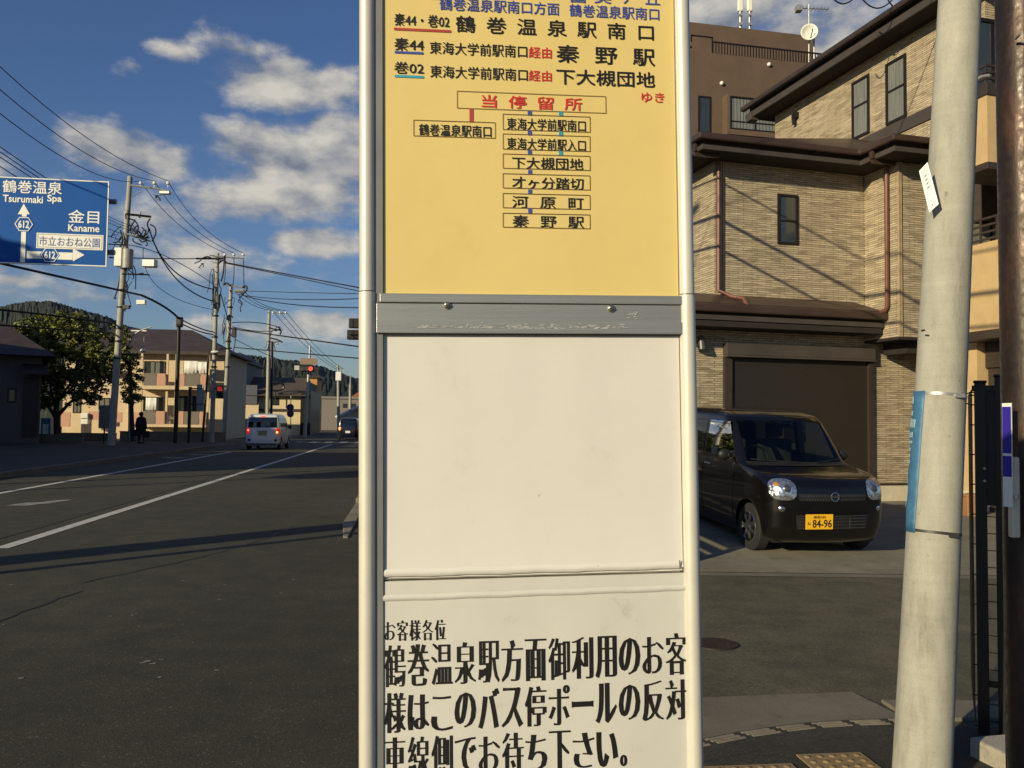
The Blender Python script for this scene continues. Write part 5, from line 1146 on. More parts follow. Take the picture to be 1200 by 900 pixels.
m = MB(); m.cyl((0, 0, 66 * k_), (16 * k_, 0, 66 * k_), .04, n=8); m.cyl((0, 0, 48 * k_), (16 * k_, 0, 48 * k_), .04, n=8); m.build('bracket', DARKM, o)
# far thin poles
for (bx, by, tx, ty, lab, arms) in ((397, 511, 396, 428, 'thin pale utility pole far down the street with a white box', True), (410, 511, 410.5, 440, 'thin plain pole at the far end of the street', False)):
    p = gnd(bx, by); t = at(tx, ty, p.y); o = thing('utility_pole', lab, 'utility pole', p); m = MB(); m.tube([(0, 0, 0), tuple(t - p)], [.16, .10], 10); m.build('shaft', POLEF, o)
    if arms:
        m = MB(); c = at(397, 441, p.y) - p; m.box(tuple(c + Vector((-.25, -.2, -.4))), tuple(c + Vector((.25, .2, .4)))); m.build('transformer', DISH, o, bevel=.04); m = MB(); m.cyl(tuple(at(393, 432, p.y) - p), tuple(at(402, 432, p.y) - p), .06, n=6); m.build('crossarm', GALV, o)
# street lamps on arms
p = gnd(237, 519.5); o = thing('street_lamp', 'slim grey street lamp with a white head near the crossing light', 'street lamp', p); m = MB(); m.cyl((0, 0, 0), tuple(at(245, 412, p.y) - p), .08, .05, 10); m.build('post', DARKM, o)
m = MB(); c = at(252, 412.5, p.y) - p; m.sphere(tuple(c), .24, 12, 0, (1.1, .6, .35)); m.build('lamp_head', DISH, o)
m = MB(); m.cyl(tuple(at(245, 412, p.y) - p), tuple(c), .03, n=6); m.build('arm', DARKM, o)
p = gnd(152, 520); o = thing('street_lamp', 'street lamp with a long curved arm beside the leafy tree', 'street lamp', p); m = MB(); m.tube([tuple(at(*q, p.y) - p) for q in ((152, 520), (151, 440), (151, 405), (155, 393), (165, 387), (178, 383))], [.06, .05, .045, .04, .04, .035], 8); m.build('post', GALV, o)
m = MB(); m.box(tuple(at(153, 388.3, p.y) - p), tuple(at(172, 386.8, p.y) - p + Vector((0, .2, 0)))); m.build('lamp_head', GALV, o, bevel=.02)
m = MB(); m.sphere(tuple(at(168, 411, p.y + 1) - p), .16, 10, 0, (1.2, 1, .8)); m.cyl(tuple(at(168, 411, p.y + 1) - p), tuple(at(169, 392, p.y + .5) - p), .015, n=5); m.build('hanging_lamp', DISH, o)
# hidden near pole on the left pavement that carries the wires over the street
HPp = Vector(rp(-10.4, 4.2)); o = thing('utility_pole', 'concrete utility pole on the near left pavement outside the picture', 'utility pole', HPp)
m = MB(); m.tube([(0, 0, 0), (0, 0, 5), (0, 0, 12.2)], [.18, .15, .11], 20); m.build('shaft', POLE, o); m = MB(); m.box((-.2, -.06, 11.6), (2.0, .06, 11.75)); m.build('crossarm', GALV, o)
HP2 = Vector(rp(-9.86, 3.5)); o2 = thing('steel_pole', 'slim pole added outside the picture to cast a second shadow band on the road', 'utility pole', HP2); m = MB(); m.tube([(0, 0, 0), (0, 0, 7.6)], [.09, .07], 16); m.build('shaft', DARKM, o2)  # added out of view for a second shadow band across the road
HP3 = Vector(rp(-10.2, 3.97)); o2 = thing('steel_pole', 'short pole added outside the picture to widen the shadow band on the road', 'utility pole', HP3); m = MB(); m.tube([(0, 0, 0), (0, 0, 7.2)], [.17, .13], 16); m.build('shaft', DARKM, o2)  # added out of view too, thick enough to broaden the shadow band
def clutter(o, p, cx, cy, w, h, n, seed):
    rnd = random.Random(seed)
    for i in range(n):
        x, y = cx + rnd.uniform(-w, w), cy + rnd.uniform(-h, h); pts = [(x, y)]
        for k in range(rnd.randint(3, 5)): x += rnd.uniform(-.45, .45) * w; y += rnd.uniform(-.1, .5) * h; pts.append((x, y))
        jumble(o, p, pts, rnd.uniform(.012, .035), dy=rnd.uniform(-.35, .1))
clutter(P1, p1b, 151, 262, 16, 16, 14, 1); clutter(P1, p1b, 146, 305, 10, 28, 12, 2); clutter(P1, p1b, 165, 275, 10, 8, 8, 3); clutter(P1, p1b, 190, 228, 6, 6, 4, 8)
clutter(P2, p2b, 252, 340, 6, 30, 10, 4); clutter(P2, p2b, 245, 304, 10, 5, 6, 5); clutter(P3, p3b, 272, 345, 12, 10, 8, 6); clutter(P3, p3b, 268, 385, 6, 20, 8, 7); clutter(P4, p4b, 320, 390, 7, 12, 8, 9)
for po_, pb_2, rows_ in ((P1, p1b, (340, 360, 385, 400, 420)), (P2, p2b, (370, 395, 415, 430)), (P3, p3b, (360, 400, 430))):
    for yy in rows_:
        f_ = (yy - (207 if po_ is P1 else 297 if po_ is P2 else 333)) / (525 - 207 if po_ is P1 else 222 if po_ is P2 else 184); x_b = {0: (152.5, 130), 1: (255, 248), 2: (271, 262)}[0 if po_ is P1 else 1 if po_ is P2 else 2]; xx = x_b[0] + (x_b[1] - x_b[0]) * f_
        m = MB(); c = lp(pb_2, xx, yy); m.tube([c - Vector((0, 0, .04)), c + Vector((0, 0, .04))], .185, 16, 0, False); m.build('steel_band', DARKM, po_)
def lag(p, n=26):
    p = [Vector(q) for q in p]
    if len(p) == 2:
        L_ = (p[1] - p[0]).length; sag = L_ * .02
        return [p[0].lerp(p[1], i / n) - Vector((0, 0, sag * 4 * (i / n) * (1 - i / n))) for i in range(n + 1)]
    d = (p[2] - p[0]); t1 = (p[1] - p[0]).dot(d) / d.dot(d); out = []
    for i in range(n + 1):
        t = i / n; out.append(p[0] * ((t - t1) * (t - 1) / (t1)) + p[1] * (t * (t - 1) / (t1 * (t1 - 1))) + p[2] * (t * (t - t1) / (1 - t1)))
    return out
def wire(pts, r, label, group):
    q = lag(pts); m = MB(); o0 = q[0]; m.tube([p - o0 for p in q], r, 6); o = m.build('overhead_wire', WIRE); o.location = o0; return tag(o, label, 'wire', group)
g1 = 'power lines reaching the tallest left pole'
for i, (y0, x1) in enumerate(((78, 197), (105, 181), (133, 165))):
    wire([HPp + Vector((1.9 - i * .9, 0, 11.75)), at(0, y0, 23), at(x1, 212, p1b.y - .12)], .014, 'power line sweeping down from the upper left to the tallest left pole', g1)
g2 = 'power lines between the first two left poles'
for x0, x1, mid in ((165, 263.5, (213, 266)), (181, 274, (228, 268)), (197, 285, (240, 268))): wire([at(x0, 212, p1b.y - .12), at(mid[0], mid[1], 46.5), at(x1, 296.5, p2b.y - .12)], .016, 'thin power line from the tallest left pole to the next pole', g2)
g3 = 'thick cables between the first two left poles'
wire([at(175, 268, p1b.y - .2), at(207, 320, 46.5), at(250, 339, p2b.y - .2)], .035, 'thick drooping cable between the first two left poles', g3); wire([at(177, 275, p1b.y - .2), at(212, 332, 46.5), at(250, 353, p2b.y - .2)], .035, 'thick drooping cable between the first two left poles', g3)
wire([at(150, 287, p1b.y), at(200, 303, 46.5), at(250, 333, p2b.y)], .02, 'slack grey cable under the thick cables', None); wire([at(168, 290, p1b.y), at(190, 340, 46.5), at(250, 363, p2b.y)], .016, 'lowest slack cable left of the second pole', None)
wire([at(128, 301.5, p1b.y - .15), at(185, 303, 46), at(231, 303, p2b.y - .12)], .03, 'nearly level cable from the transformer pole to the second pole', None)
g4 = 'cables behind the blue road sign'
for y0, y1, x1 in ((172, 262, 147), (178, 265, 147), (184, 268, 147), (195, 274, 146), (207, 281, 145)): wire([HPp + Vector((0, 0, 8.5 + (195 - y0) * .02)), at(0, y0, 22), at(x1, y1, p1b.y - .15)], .013, 'cable passing behind the top of the blue road sign', g4)
wire([at(-160, 272, 24), at(60, 322, 33), at(166, 346, p1b.y + .5)], .05, 'heavy black cable emerging below the blue road sign', None)
wire([at(166, 346, p1b.y + .5), at(190, 358, 43.5), at(210, 374, pdb.y)], .055, 'heavy black cable from the junction box to the dark steel pole', None)
g5 = 'cables from the dark steel pole'
for y0, y1 in ((373, 389), (378, 392)): wire([at(210, y0, pdb.y), at(230, (y0 + y1) / 2 + 2, 48.5), at(250, y1, p2b.y)], .035, 'cable from the dark steel pole to the crossing light pole', g5)
g6 = 'dark cables crossing in front of the tree'
wire([at(-120, 352, 30), at(0, 363, 34), at(132, 379, p1b.y - .2)], .045, 'upper dark cable crossing in front of the tree and hill', g6); wire([at(-120, 372, 30), at(0, 381, 34), at(131, 390, p1b.y - .2)], .04, 'lower dark cable crossing in front of the tree and hill', g6)
g7 = 'wires running right from the middle poles'
for pts, r in ((((262, 307, 51.4), (340, 322, 46), (470, 346, 40)), .035), (((262, 308, 51.4), (345, 325, 46), (470, 352, 40)), .025), (((290, 341, 55.5), (360, 343, 48), (470, 345, 40)), .02), (((285, 346, 55.5), (350, 351, 48), (470, 347, 40)), .025), (((280, 345, 55.5), (345, 357, 48), (470, 360, 40)), .03), (((276, 386, 55.5), (340, 395, 48), (470, 413, 40)), .04), (((274, 407, 55.5), (340, 413, 48), (470, 424, 40)), .035)):
    wire([at(*q) for q in pts], r, 'wire running right from the middle poles and passing behind the sign', g7)
g8 = 'power lines between the third and the slim pole'
for x0, x1 in ((275, 320), (281, 328), (286, 335)): wire([at(x0, 341, 55.5), at((x0 + x1) / 2 - 2, 357, 58.5), at(x1, 364, 61.4)], .018, 'thin power line from the third left pole to the slim pole', g8)
g9 = 'power lines dropping to the far end of the street'
for x0, x1 in ((320, 393), (328, 397), (335, 402)): wire([at(x0, 365, 61.4), at((x0 + x1) / 2, 404, 68), at(x1, 432, gnd(397, 511).y)], .018, 'thin power line dropping from the slim pole to the far end', g9)
g10 = 'cables between the second and slim poles'
for y0, y1, ym in ((383, 386, 388), (378, 384, 378)): wire([at(272, y0, 55.5), at(300, ym, 58), at(328, y1, 61.4)], .03, 'sagging cable from the third left pole to the slim pole', g10)
wire([at(259, 345, 51.4), at(266, 370, 53), at(270, 384, 55.5)], .03, 'short cable from the second pole down to the third', None); wire([at(276, 398, 55.5), at(305, 412, 58), at(345, 426, 64)], .02, 'thin cable sloping from the third pole to the traffic light', None)
# service wires over the near street: their shadows fall across the road and the house
g11 = 'service wires arriving at the house eave'
for i, (u, v, z) in enumerate(((.25, -1.6, 9.55),)): wire([HPp + Vector((0, 0, 9.6 - i * .8)), H.w(u, v, z)], .012, 'service wire reaching the eave of the tan brick house', g11)
HR = Vector(rp(1.75, 33)); o2 = thing('utility_pole', 'concrete utility pole on the near pavement hidden behind the bus stop sign', 'utility pole', HR); m = MB(); m.tube([(0, 0, 0), (0, 0, 5), (0, 0, 10)], [.17, .14, .11], 20); m.build('shaft', POLE, o2)
m = MB(); m.box((-.7, -.05, 9.3), (.7, .05, 9.42)); m.build('crossarm', GALV, o2)
g13 = 'cables running along the near pavement from the leaning concrete pole'
for i, (z_, r_) in enumerate(((7.45, .020), (6.75, .036), (6.2, .028))):
    q0 = p0 + (p1 - p0) * (z_ / 8.5); q0.x -= .07; wire([q0, q0.lerp(HR + Vector((-.1, 0, z_ + 1.0)), .5) - Vector((0, 0, .35)), HR + Vector((-.1, 0, z_ + 1.0))], r_, 'cable running along the near pavement behind the bus stop sign', g13)

g12 = 'slack cable loops above the house eave'
for q_ in (((968, -14, 16.0), (985, 4, 16.1), (1004, -6, 16.2)), ((1006, -8, 16.2), (1024, 9, 16.3), (1046, -1, 16.4)), ((1040, -1, 16.4), (1049, 10, 16.5), (1090, 12, 16.6))): wire([at(*q) for q in q_], .014, 'slack cable loop hanging above the eave of the tan brick house', g12)
c = at(1094, 10.5, 16.6); m = MB(); m.tube([(-.12, 0, -.03), (-.05, 0, 0), (.02, 0, .02), (.10, 0, .07)], [.02, .055, .05, .02], 10); o = m.build('insulator', INS); o.location = c; tag(o, 'white porcelain insulator at the third storey eave beside the concrete pole', 'insulator')

# ============================================================ LEFT: BUILDINGS
PINK = mat('pink_balcony_panel', (.55, .31, .21), .8, var=.06); PANELB = mat('taupe_balcony_panel', (.17, .145, .12), .7, var=.08, scale=2)
CREAM2 = mat('pale_cream_wall', (.62, .49, .315), .85, var=.06, scale=2); ROOFT = mat('dark_tile_roof', (.055, .040, .040), .7, var=.2, scale=1.5)
GREYW = mat('grey_side_wall', (.20, .19, .175), .85, var=.08); CLOTH = mat('white_laundry', (.78, .77, .70), .8, var=.05)
D1 = 60.0; B1 = Frame(at(205, 505, D1), 7.0)
bo1 = thing('apartment_house', 'two storey cream apartment house with pink balcony panels and dark hipped roof', 'building', B1.o, R(7))
def q1(px, py, v=0.0): return B1.fv(px, py, v)
uL, uR2 = q1(72, 460)[0], q1(262, 460)[0]; uM = q1(152, 460)[0]; zE = q1(205, 413)[1]
m = MB(); m.box((uM, 0, -.1), (uR2, 8.5, zE)); m.box((uL, .3, -.1), (uM, 8, q1(100, 415)[1])); m.build('wall', CREAM2, bo1)
m = MB(); zr = q1(205, 386, 4)[1]; a, b = uM - 6.5, uR2 + .55
m.add([(a, -.75, zE), (b, -.75, zE), (b, 9.2, zE), (a, 9.2, zE), (a + 4.2, 4.2, zr), (b - 3.8, 4.2, zr)], [(0, 1, 5, 4), (1, 2, 5), (2, 3, 4, 5), (3, 0, 4), (3, 2, 1, 0)]); r1 = m.build('roof', ROOFT, bo1)
m = MB(); m.box((a, -.80, zE - .18), (b, -.70, zE + .04)); m.build('gutter', BROWND, r1)
m = MB(); m.box((uL - .3, -.3, q1(100, 438)[1]), (uM, .3, q1(100, 434)[1])); m.build('canopy', BROWND, bo1)
for (y0, y1, ys) in ((438, 452, 456.5), (482, 497, 500.5)):
    z1, z0, zs = q1(205, y0, -1.1)[1], q1(205, y1, -1.1)[1], q1(205, ys, -1.1)[1]
    m = MB(); m.box((uM + .9, -1.15, zs), (uR2 - .9, .0, z0)); bl_ = m.build('balcony', CREAM2, bo1)
    for x0, x1, mt in ((168.5, 184, PANELB), (184, 194.5, PINK), (207.5, 217, PINK), (217, 235, PANELB), (235, 243, PINK)):
        m = MB(); m.box((q1(x0, 450, -1.1)[0], -1.16, z0 - .02), (q1(x1, 450, -1.1)[0] - .04, -1.06, z1)); m.build('balcony_panel', mt, bl_)
    for x0 in (165.5, 195.5, 206, 244): m = MB(); u = q1(x0, 450, -1.0)[0]; m.box((u - .07, -1.0, z0), (u + .07, -.86, z1 + 1.36)); m.build('balcony_post', CREAM2, bl_)
for (x0, x1, y0, y1, cu_) in ((169, 194, 423, 441, 3), (215.5, 243, 423, 441, 1), (168, 194, 465, 483, 0), (210, 240, 464, 484, 0), (84, 93, 462, 484, 1), (114, 127, 466, 480, 1)):
    a0, z1 = q1(x0, y0); a1, z0 = q1(x1, y1); window(bo1, 'v', a0, a1, z0, z1, .3 if x1 < 150 else 0, mull=((a0 + a1) / 2,), frame=.07, curtain=cu_)
for (x0, x1, y0, y1) in ((72, 82, 483, 500), (104, 116, 482, 492), (136, 143, 483, 495), (154, 166, 483, 497)):
    a0, z1 = q1(x0, y0, -.6); a1, z0 = q1(x1, y1, -.6); m = MB(); m.box((a0, -.65, z0), (a1, -.55, z1)); m.build('balcony_panel', PINK, bo1)
a0, z1 = q1(171, 466, -1); a1, z0 = q1(182, 481, -1)
def cloth(x0, x1, y0, y1, label, v=-1.02):
    a0, z1 = q1(x0, y0, v); a1, z0 = q1(x1, y1, v); m = MB(); n = 8; vs = []
    for i in range(n + 1): u = a0 + (a1 - a0) * i / n; vs += [(u, v + .05 * math.sin(i * 1.3), z0 + .04 * math.sin(i * 2)), (u, v, z1)]
    m.add([B1.w(*q) - B1.w(a0, v, z0) for q in vs], [(2 * i, 2 * i + 2, 2 * i + 3, 2 * i + 1) for i in range(n)], 0, True); o = m.build('laundry', CLOTH); o.location = B1.w(a0, v, z0); sm_ = o.modifiers.new('thick', 'SOLIDIFY'); sm_.thickness = .02; tag(o, label, 'laundry', 'laundry on the apartment balconies')
cloth(171, 183, 466, 481, 'white sheet hanging on the ground floor balcony of the cream apartments'); cloth(216, 231, 423, 438, 'wide white sheet hanging on the upper balcony left half'); cloth(231.5, 242, 424, 438, 'narrow pale sheet hanging on the upper balcony right half')
for (x0, x1, y0, y1) in ((96, 104, 484, 490), (96, 104, 491, 497), (194, 200, 487, 492), (194, 200, 493, 499)):
    a0, z1 = q1(x0, y0, -.7); a1, z0 = q1(x1, y1, -.7); m = MB(); m.box((a0, -.9, z0), (a1, -.5, z1)); m.build('air_conditioner', DISH, bo1, bevel=.03)
# low walls before the apartments
for (x0, x1, y0, y1, Y, lab) in ((72, 134, 508, 517, 50, 'low pale concrete wall left of the tallest pole under the tree'), (140, 262, 506, 520, 53, 'low sunlit concrete wall in front of the cream apartments')):
    a_ = at(x0, y1, Y); b_ = at(x1, y1, Y); f_ = Frame(a_, 3); w_ = (b_ - a_).length; m = MB(); m.box((0, 0, -.05), (w_, .15, at(x0, y0, Y).z)); m.box((-.02, -.02, at(x0, y0, Y).z), (w_ + .02, .17, at(x0, y0, Y).z + .05)); o = m.build('low_wall', CONC); o.location = f_.o; o.rotation_euler = (0, 0, R(3)); tag(o, lab, 'wall')
# grey-sided house and cream shop house further on
B2 = Frame(at(270, 505, 79.6), 7); z2 = B2.fv(270, 425)[1]; u0, u1 = B2.fv(263, 470)[0], B2.fv(287, 470)[0]
o = thing('house', 'grey walled house with its dark fence right of the cream apartments', 'house', B2.o, R(7)); m = MB(); m.box((u0, 0, -.1), (u1, 9, z2)); m.build('wall', GREYW, o)
m = MB(); m.add([(u0 - .3, -.5, z2), (u1 + .3, -.5, z2), (u1 + .3, 9.5, z2), (u0 - .3, 9.5, z2), ((u0 + u1) / 2, 1.5, z2 + 1.1), ((u0 + u1) / 2, 7.5, z2 + 1.1)], [(0, 1, 4), (1, 2, 5, 4), (2, 3, 5), (3, 0, 4, 5), (3, 2, 1, 0)]); m.build('roof', ROOFT, o)
m = MB(); m.box((u0 - 1.5, -1.2, 0), (u1 + .2, -1.1, B2.fv(270, 487, -1.1)[1])); m.build('fence', DARKM, o)
window(o, 'v', u0 + .3, u0 + .9, z2 - 1.8, z2 - .6, 0, frame=.06)
B3 = Frame(at(320, 505, 80), 7); f3 = lambda x, y, v=0.0: B3.fv(x, y, v)
o = thing('shop_house', 'cream house with a wide brown roof and brown trim behind the white van', 'house', B3.o, R(7)); u0, u1 = f3(283, 490)[0], f3(352, 490)[0]; z2 = f3(320, 464)[1]
m = MB(); m.box((u0, 0, -.1), (u1, 9, z2)); m.build('wall', mat('pale_yellow_wall', (.62, .52, .32), .85, var=.06), o); m = MB(); m.box((u0 - .02, -.1, f3(320, 482)[1]), (u1 + .02, .0, f3(320, 479)[1])); m.build('trim_band', BROWND, o)
m = MB(); zr = f3(320, 442, 4)[1]; m.add([(u0 - .5, -.7, z2), (u1 + .7, -.7, z2), (u1 + .7, 9.7, z2), (u0 - .5, 9.7, z2), (u0 - .3, 4.5, zr), (u1 + .2, 4.5, zr)], [(0, 1, 5, 4), (1, 2, 5), (2, 3, 4, 5), (3, 0, 4), (3, 2, 1, 0)]); m.build('roof', mat('brown_tile_roof', (.095, .070, .050), .75, var=.15, scale=1), o)
a0, z1 = f3(319, 466); a1, z0 = f3(327, 475); window(o, 'v', a0, a1, z0, z1, 0, frame=.08)
a0, z1 = f3(282, 451, -.6); a1, z0 = f3(301, 474, -.6); m = MB(); m.box((a0, -.6, z0), (a1, -.02, z1)); m.build('shutter_annex', mat('slate_blue_shutter', (.075, .085, .11), .6, var=.1), o)
m = MB(); a0, a1 = f3(287, 480)[0], f3(304, 480)[0]; m.box((a0, -.5, 0), (a1, -.01, f3(290, 473)[1])); m.build('porch', CREAM2, o)
m = MB(); m.box((u1 + .02, -.3, 0), (f3(364, 500)[0], 8, f3(360, 458)[1])); m.build('side_annex', DARKM, o)
c = at(323, 453, 79); tp = MB(); tp.tube([(math.cos(t * math.pi / 10) * .75, 0, math.sin(t * math.pi / 10) * .38) for t in range(21)], .10, 8, 0, False); tp.cyl((0, 0, -.3), (0, .0, -1.6), .05, n=6); og = tp.build('roof_ring_sign', DARKM); og.parent = o; og.location = B3.o * 0 + Vector((f3(323, 453, -.8)[0], -.8, f3(323, 453, -.8)[1]))
B4 = Frame(at(367, 505, 92), 7); f4 = lambda x, y, v=0.0: B4.fv(x, y, v)
o = thing('tower_house', 'narrow orange building rising behind the far traffic light', 'building', B4.o, R(7)); a0, z1 = f4(362, 443); a1, z0 = f4(371, 476); m = MB(); m.box((a0, 0, -.1), (a1, 5, z1)); m.build('wall', mat('orange_wall', (.50, .26, .10), .8, var=.08), o); m = MB(); m.box((a0 - .3, -.2, z1), (a1 + .3, 5.2, z1 + .3)); m.build('parapet', BROWND, o)
window(o, 'v', a0 + .2, a0 + .6, z1 - 2.2, z1 - 1.0, 0, frame=.06)
B5 = Frame(at(395, 505, 120), 7); f5 = lambda x, y, v=0.0: B5.fv(x, y, v)
o = thing('office_building', 'flat grey building with small windows at the far end of the street', 'building', B5.o, R(7)); a0, z1 = f5(377, 467); a1, z0 = f5(440, 500); m = MB(); m.box((a0, 0, -.1), (a1, 10, z1)); m.build('wall', mat('far_grey_wall', (.20, .18, .16), .85, var=.05), o)
m = MB(); m.box((a0 - .2, -.2, z1), (a1 + .2, 10.2, z1 + .3)); m.build('parapet', GREYW, o)
for x in (402, 412): b0_, zz1 = f5(x, 473); b1_, zz0 = f5(x + 5, 478); window(o, 'v', b0_, b1_, zz0, zz1, 0, frame=.08)
B6 = Frame(at(405, 505, 100), 7); f6 = lambda x, y, v=0.0: B6.fv(x, y, v)
o = thing('gable_house', 'small cream house with a white gable at the far end of the street', 'house', B6.o, R(7)); a0, z1 = f6(398, 488); a1, z0 = f6(436, 505); apx, apz = f6(424, 476)
m = MB(); m.add([(a0, 0, -.1), (a1, 0, -.1), (a1, 0, z1), (apx, 0, apz), (a0, 0, z1), (a0, 8, -.1), (a1, 8, -.1), (a1, 8, z1), (apx, 8, apz), (a0, 8, z1)], [(0, 1, 2, 3, 4), (9, 8, 7, 6, 5), (0, 4, 9, 5), (1, 6, 7, 2), (4, 3, 8, 9), (3, 2, 7, 8)]); m.build('wall', CREAM2, o)
m = MB(); m.tube([(a0 - .4, -.3, z1 - .15), (apx, -.3, apz + .1), (a1 + .4, -.3, z1 - .15)], .22, 6); m.build('gable_trim', DISH, o)
window(o, 'v', apx - 1.6, apx - .4, z1 - 1.6, z1 - .4, 0, frame=.08)
B7 = Frame(at(414, 505, 150), 7); o = thing('red_roof_house', 'house with an orange red roof beyond the flat grey building', 'house', B7.o, R(7)); a0, z1 = B7.fv(408, 470); a1, _ = B7.fv(450, 470); zr = B7.fv(420, 455)[1]
m = MB(); m.box((a0, 0, -.1), (a1, 9, z1)); m.build('wall', GREYW, o); m = MB(); m.add([(a0 - .5, -.5, z1), (a1, -.5, z1), (a1, 9.5, z1), (a0 - .5, 9.5, z1), (a0 + 2.2, 4, zr), (a1, 4, zr)], [(0, 1, 5, 4), (2, 3, 4, 5), (3, 0, 4), (3, 2, 1, 0)]); m.build('roof', mat('red_roof', (.34, .11, .05), .8), o)
# dark house on the left edge
B8 = Frame(at(50, 518, 43), 31); f8 = lambda x, y, v=0.0: B8.fv(x, y, v)
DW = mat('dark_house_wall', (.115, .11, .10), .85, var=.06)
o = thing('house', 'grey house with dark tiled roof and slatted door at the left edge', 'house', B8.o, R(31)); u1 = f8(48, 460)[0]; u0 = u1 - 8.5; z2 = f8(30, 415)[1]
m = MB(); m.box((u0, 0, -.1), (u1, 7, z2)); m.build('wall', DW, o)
m = MB(); zr = f8(5, 366, 2)[1]; m.add([(u0 - .6, -.8, z2 - .1), (u1 + .6, -.8, z2 - .1), (u1 + .6, 7.8, z2 - .1), (u0 - .6, 7.8, z2 - .1), (u0, 3.5, zr + .2), (u1 - 2.6, 3.5, zr + .2)], [(0, 1, 5, 4), (1, 2, 5), (2, 3, 4, 5), (3, 0, 4), (3, 2, 1, 0)]); m.build('roof', ROOFT, o)
a0, z1 = f8(28, 442); a1, z0 = f8(44, 512); m = MB()
for i in range(9): m.box((a0 + (a1 - a0) * i / 9, -.06, z0), (a0 + (a1 - a0) * (i + .75) / 9, .01, z1))
m.build('door', BROWND, o); a0, z1 = f8(9, 455); a1, z0 = f8(19, 472); window(o, 'v', a0, a1, z0, z1, 0, frame=.08)
a0, z1 = f8(26, 430, -.6); a1, z0 = f8(57, 437, -.6); m = MB(); m.add([(a0, -.9, z0), (a1, -.9, z0), (a1, 0, z1 + .2), (a0, 0, z1 + .2), (a0, -.9, z0 - .1), (a1, -.9, z0 - .1), (a1, 0, z1 - .1), (a0, 0, z1 - .1)], [(0, 1, 2, 3), (7, 6, 5, 4), (0, 4, 5, 1), (1, 5, 6, 2), (2, 6, 7, 3), (3, 7, 4, 0)]); m.build('porch_roof', ROOFT, o)
p = gnd(10, 521); m = MB(); w_ = 3.6; m.box((-2, 0, 0), (w_, .18, .42)); m.box((-2.02, -.02, .42), (w_ + .02, .2, .47)); o = m.build('low_wall', CONCPAD); o.location = (p.x, p.y, .1); o.rotation_euler = (0, 0, R(7)); tag(o, 'low grey kerb wall in front of the dark house at the left edge', 'wall')
p = gnd(52.5, 517); o = thing('vending_machine', 'light blue and white vending machine beside the dark house', 'vending machine', p, R(7)); k_ = p.y / F
m = MB(); m.box((-5.5 * k_, 0, 0), (5.5 * k_, .7, 27 * k_)); m.build('cabinet', mat('vending_blue', (.03, .16, .30), .45, var=.1), o, bevel=.03); m = MB(); m.box((-2.5 * k_, -.03, 3 * k_), (3.8 * k_, .0, 20 * k_)); m.build('front_panel', mat('vending_white', (.50, .68, .70), .4), o, bevel=.02)
p = gnd(121, 522); o = thing('notice_board', 'grey board on a dark post left of the tallest utility pole', 'notice board', p, R(7)); k_ = p.y / F; m = MB(); m.box((-6.2 * k_, 0, 20 * k_), (6.2 * k_, .06, 47 * k_)); m.build('board', mat('board_taupe', (.20, .19, .165), .7), o, bevel=.01); m = MB(); m.cyl((0, .09, 0), (0, .09, 45 * k_), .04, n=8); m.build('post', DARKM, o)
# houses outside the picture on the left that shade the far road
def offhouse(x0, y0, x1, y1, h, hr, label):
    o = thing('house', label, 'house', ((x0 + x1) / 2, (y0 + y1) / 2, 0), R(6.8)); a, b = (x1 - x0) / 2, (y1 - y0) / 2
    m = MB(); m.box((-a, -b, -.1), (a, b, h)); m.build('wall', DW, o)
    m = MB(); e = .7; m.add([(-a - e, -b - e, h), (a + e, -b - e, h), (a + e, b + e, h), (-a - e, b + e, h), (-a * .4, 0, hr), (a * .4, 0, hr)], [(0, 1, 5, 4), (1, 2, 5), (2, 3, 4, 5), (3, 0, 4), (3, 2, 1, 0)]); m.build('roof', ROOFT, o)
    window(o, 'v', -1.5, 1.0, 3.6, 5.0, -b, mull=(-.25,), frame=.07); window(o, 'v', -1.5, 1.0, 1.0, 2.8, -b, mull=(-.25,), frame=.07)
offhouse(-30, 11.0, -20.6, 20.5, 7.4, 9.8, 'two storey house left of the picture nearest the road sign')
offhouse(-42, 23, -27.5, 34, 8.0, 10.5, 'two storey house left of the picture further along the road')

# ============================================================ TREES
def tree(name, label, base, blobs_, trunk, leaf, nleaf, size, lm, seed):
    """blobs_: crown clumps as image (x, y, rx, ry) at the tree's distance"""
    rnd = random.Random(seed); Y = base.y; k_ = Y / F; o = thing(name, label, 'tree', base)
    m = MB()
    for path, r0, r1 in trunk:
        pts = [at(x, y, Y + dy) - base for x, y, dy in path]; n = len(pts); m.tube(pts, [r0 + (r1 - r0) * i / (n - 1) for i in range(n)], 8)
    m.build('trunk', BARK, o)
    m = MB(); tot = sum(b[2] * b[3] for b in blobs_)
    for (x, y, rx, ry) in blobs_:
        c = at(x, y, Y) - base; n = int(nleaf * rx * ry / tot); cl = []
        for i in range(max(6, n // 28)):
            while True:
                q = Vector((rnd.uniform(-1, 1), rnd.uniform(-1, 1), rnd.uniform(-1, 1)))
                if .25 < q.length < 1: break
            cl.append(c + Vector((q.x * rx * k_, q.y * rx * k_ * .9, q.z * ry * k_)))
        for i in range(n):
            cc = rnd.choice(cl); p = cc + Vector((rnd.gauss(0, .17), rnd.gauss(0, .17), rnd.gauss(0, .13))) * (size * 6)
            a_ = Vector((rnd.uniform(-1, 1), rnd.uniform(-1, 1), rnd.uniform(-.6, .6))).normalized(); b_ = a_.cross(Vector((rnd.uniform(-1, 1), rnd.uniform(-1, 1), rnd.uniform(-1, 1)))).normalized(); s_ = size * rnd.uniform(.6, 1.3)
            m.add([p - a_ * s_, p + b_ * s_ * .55, p + a_ * s_, p - b_ * s_ * .55], [(0, 1, 2, 3)], rnd.choice((0, 0, 1)))
    m.build('crown', lm, o); return o
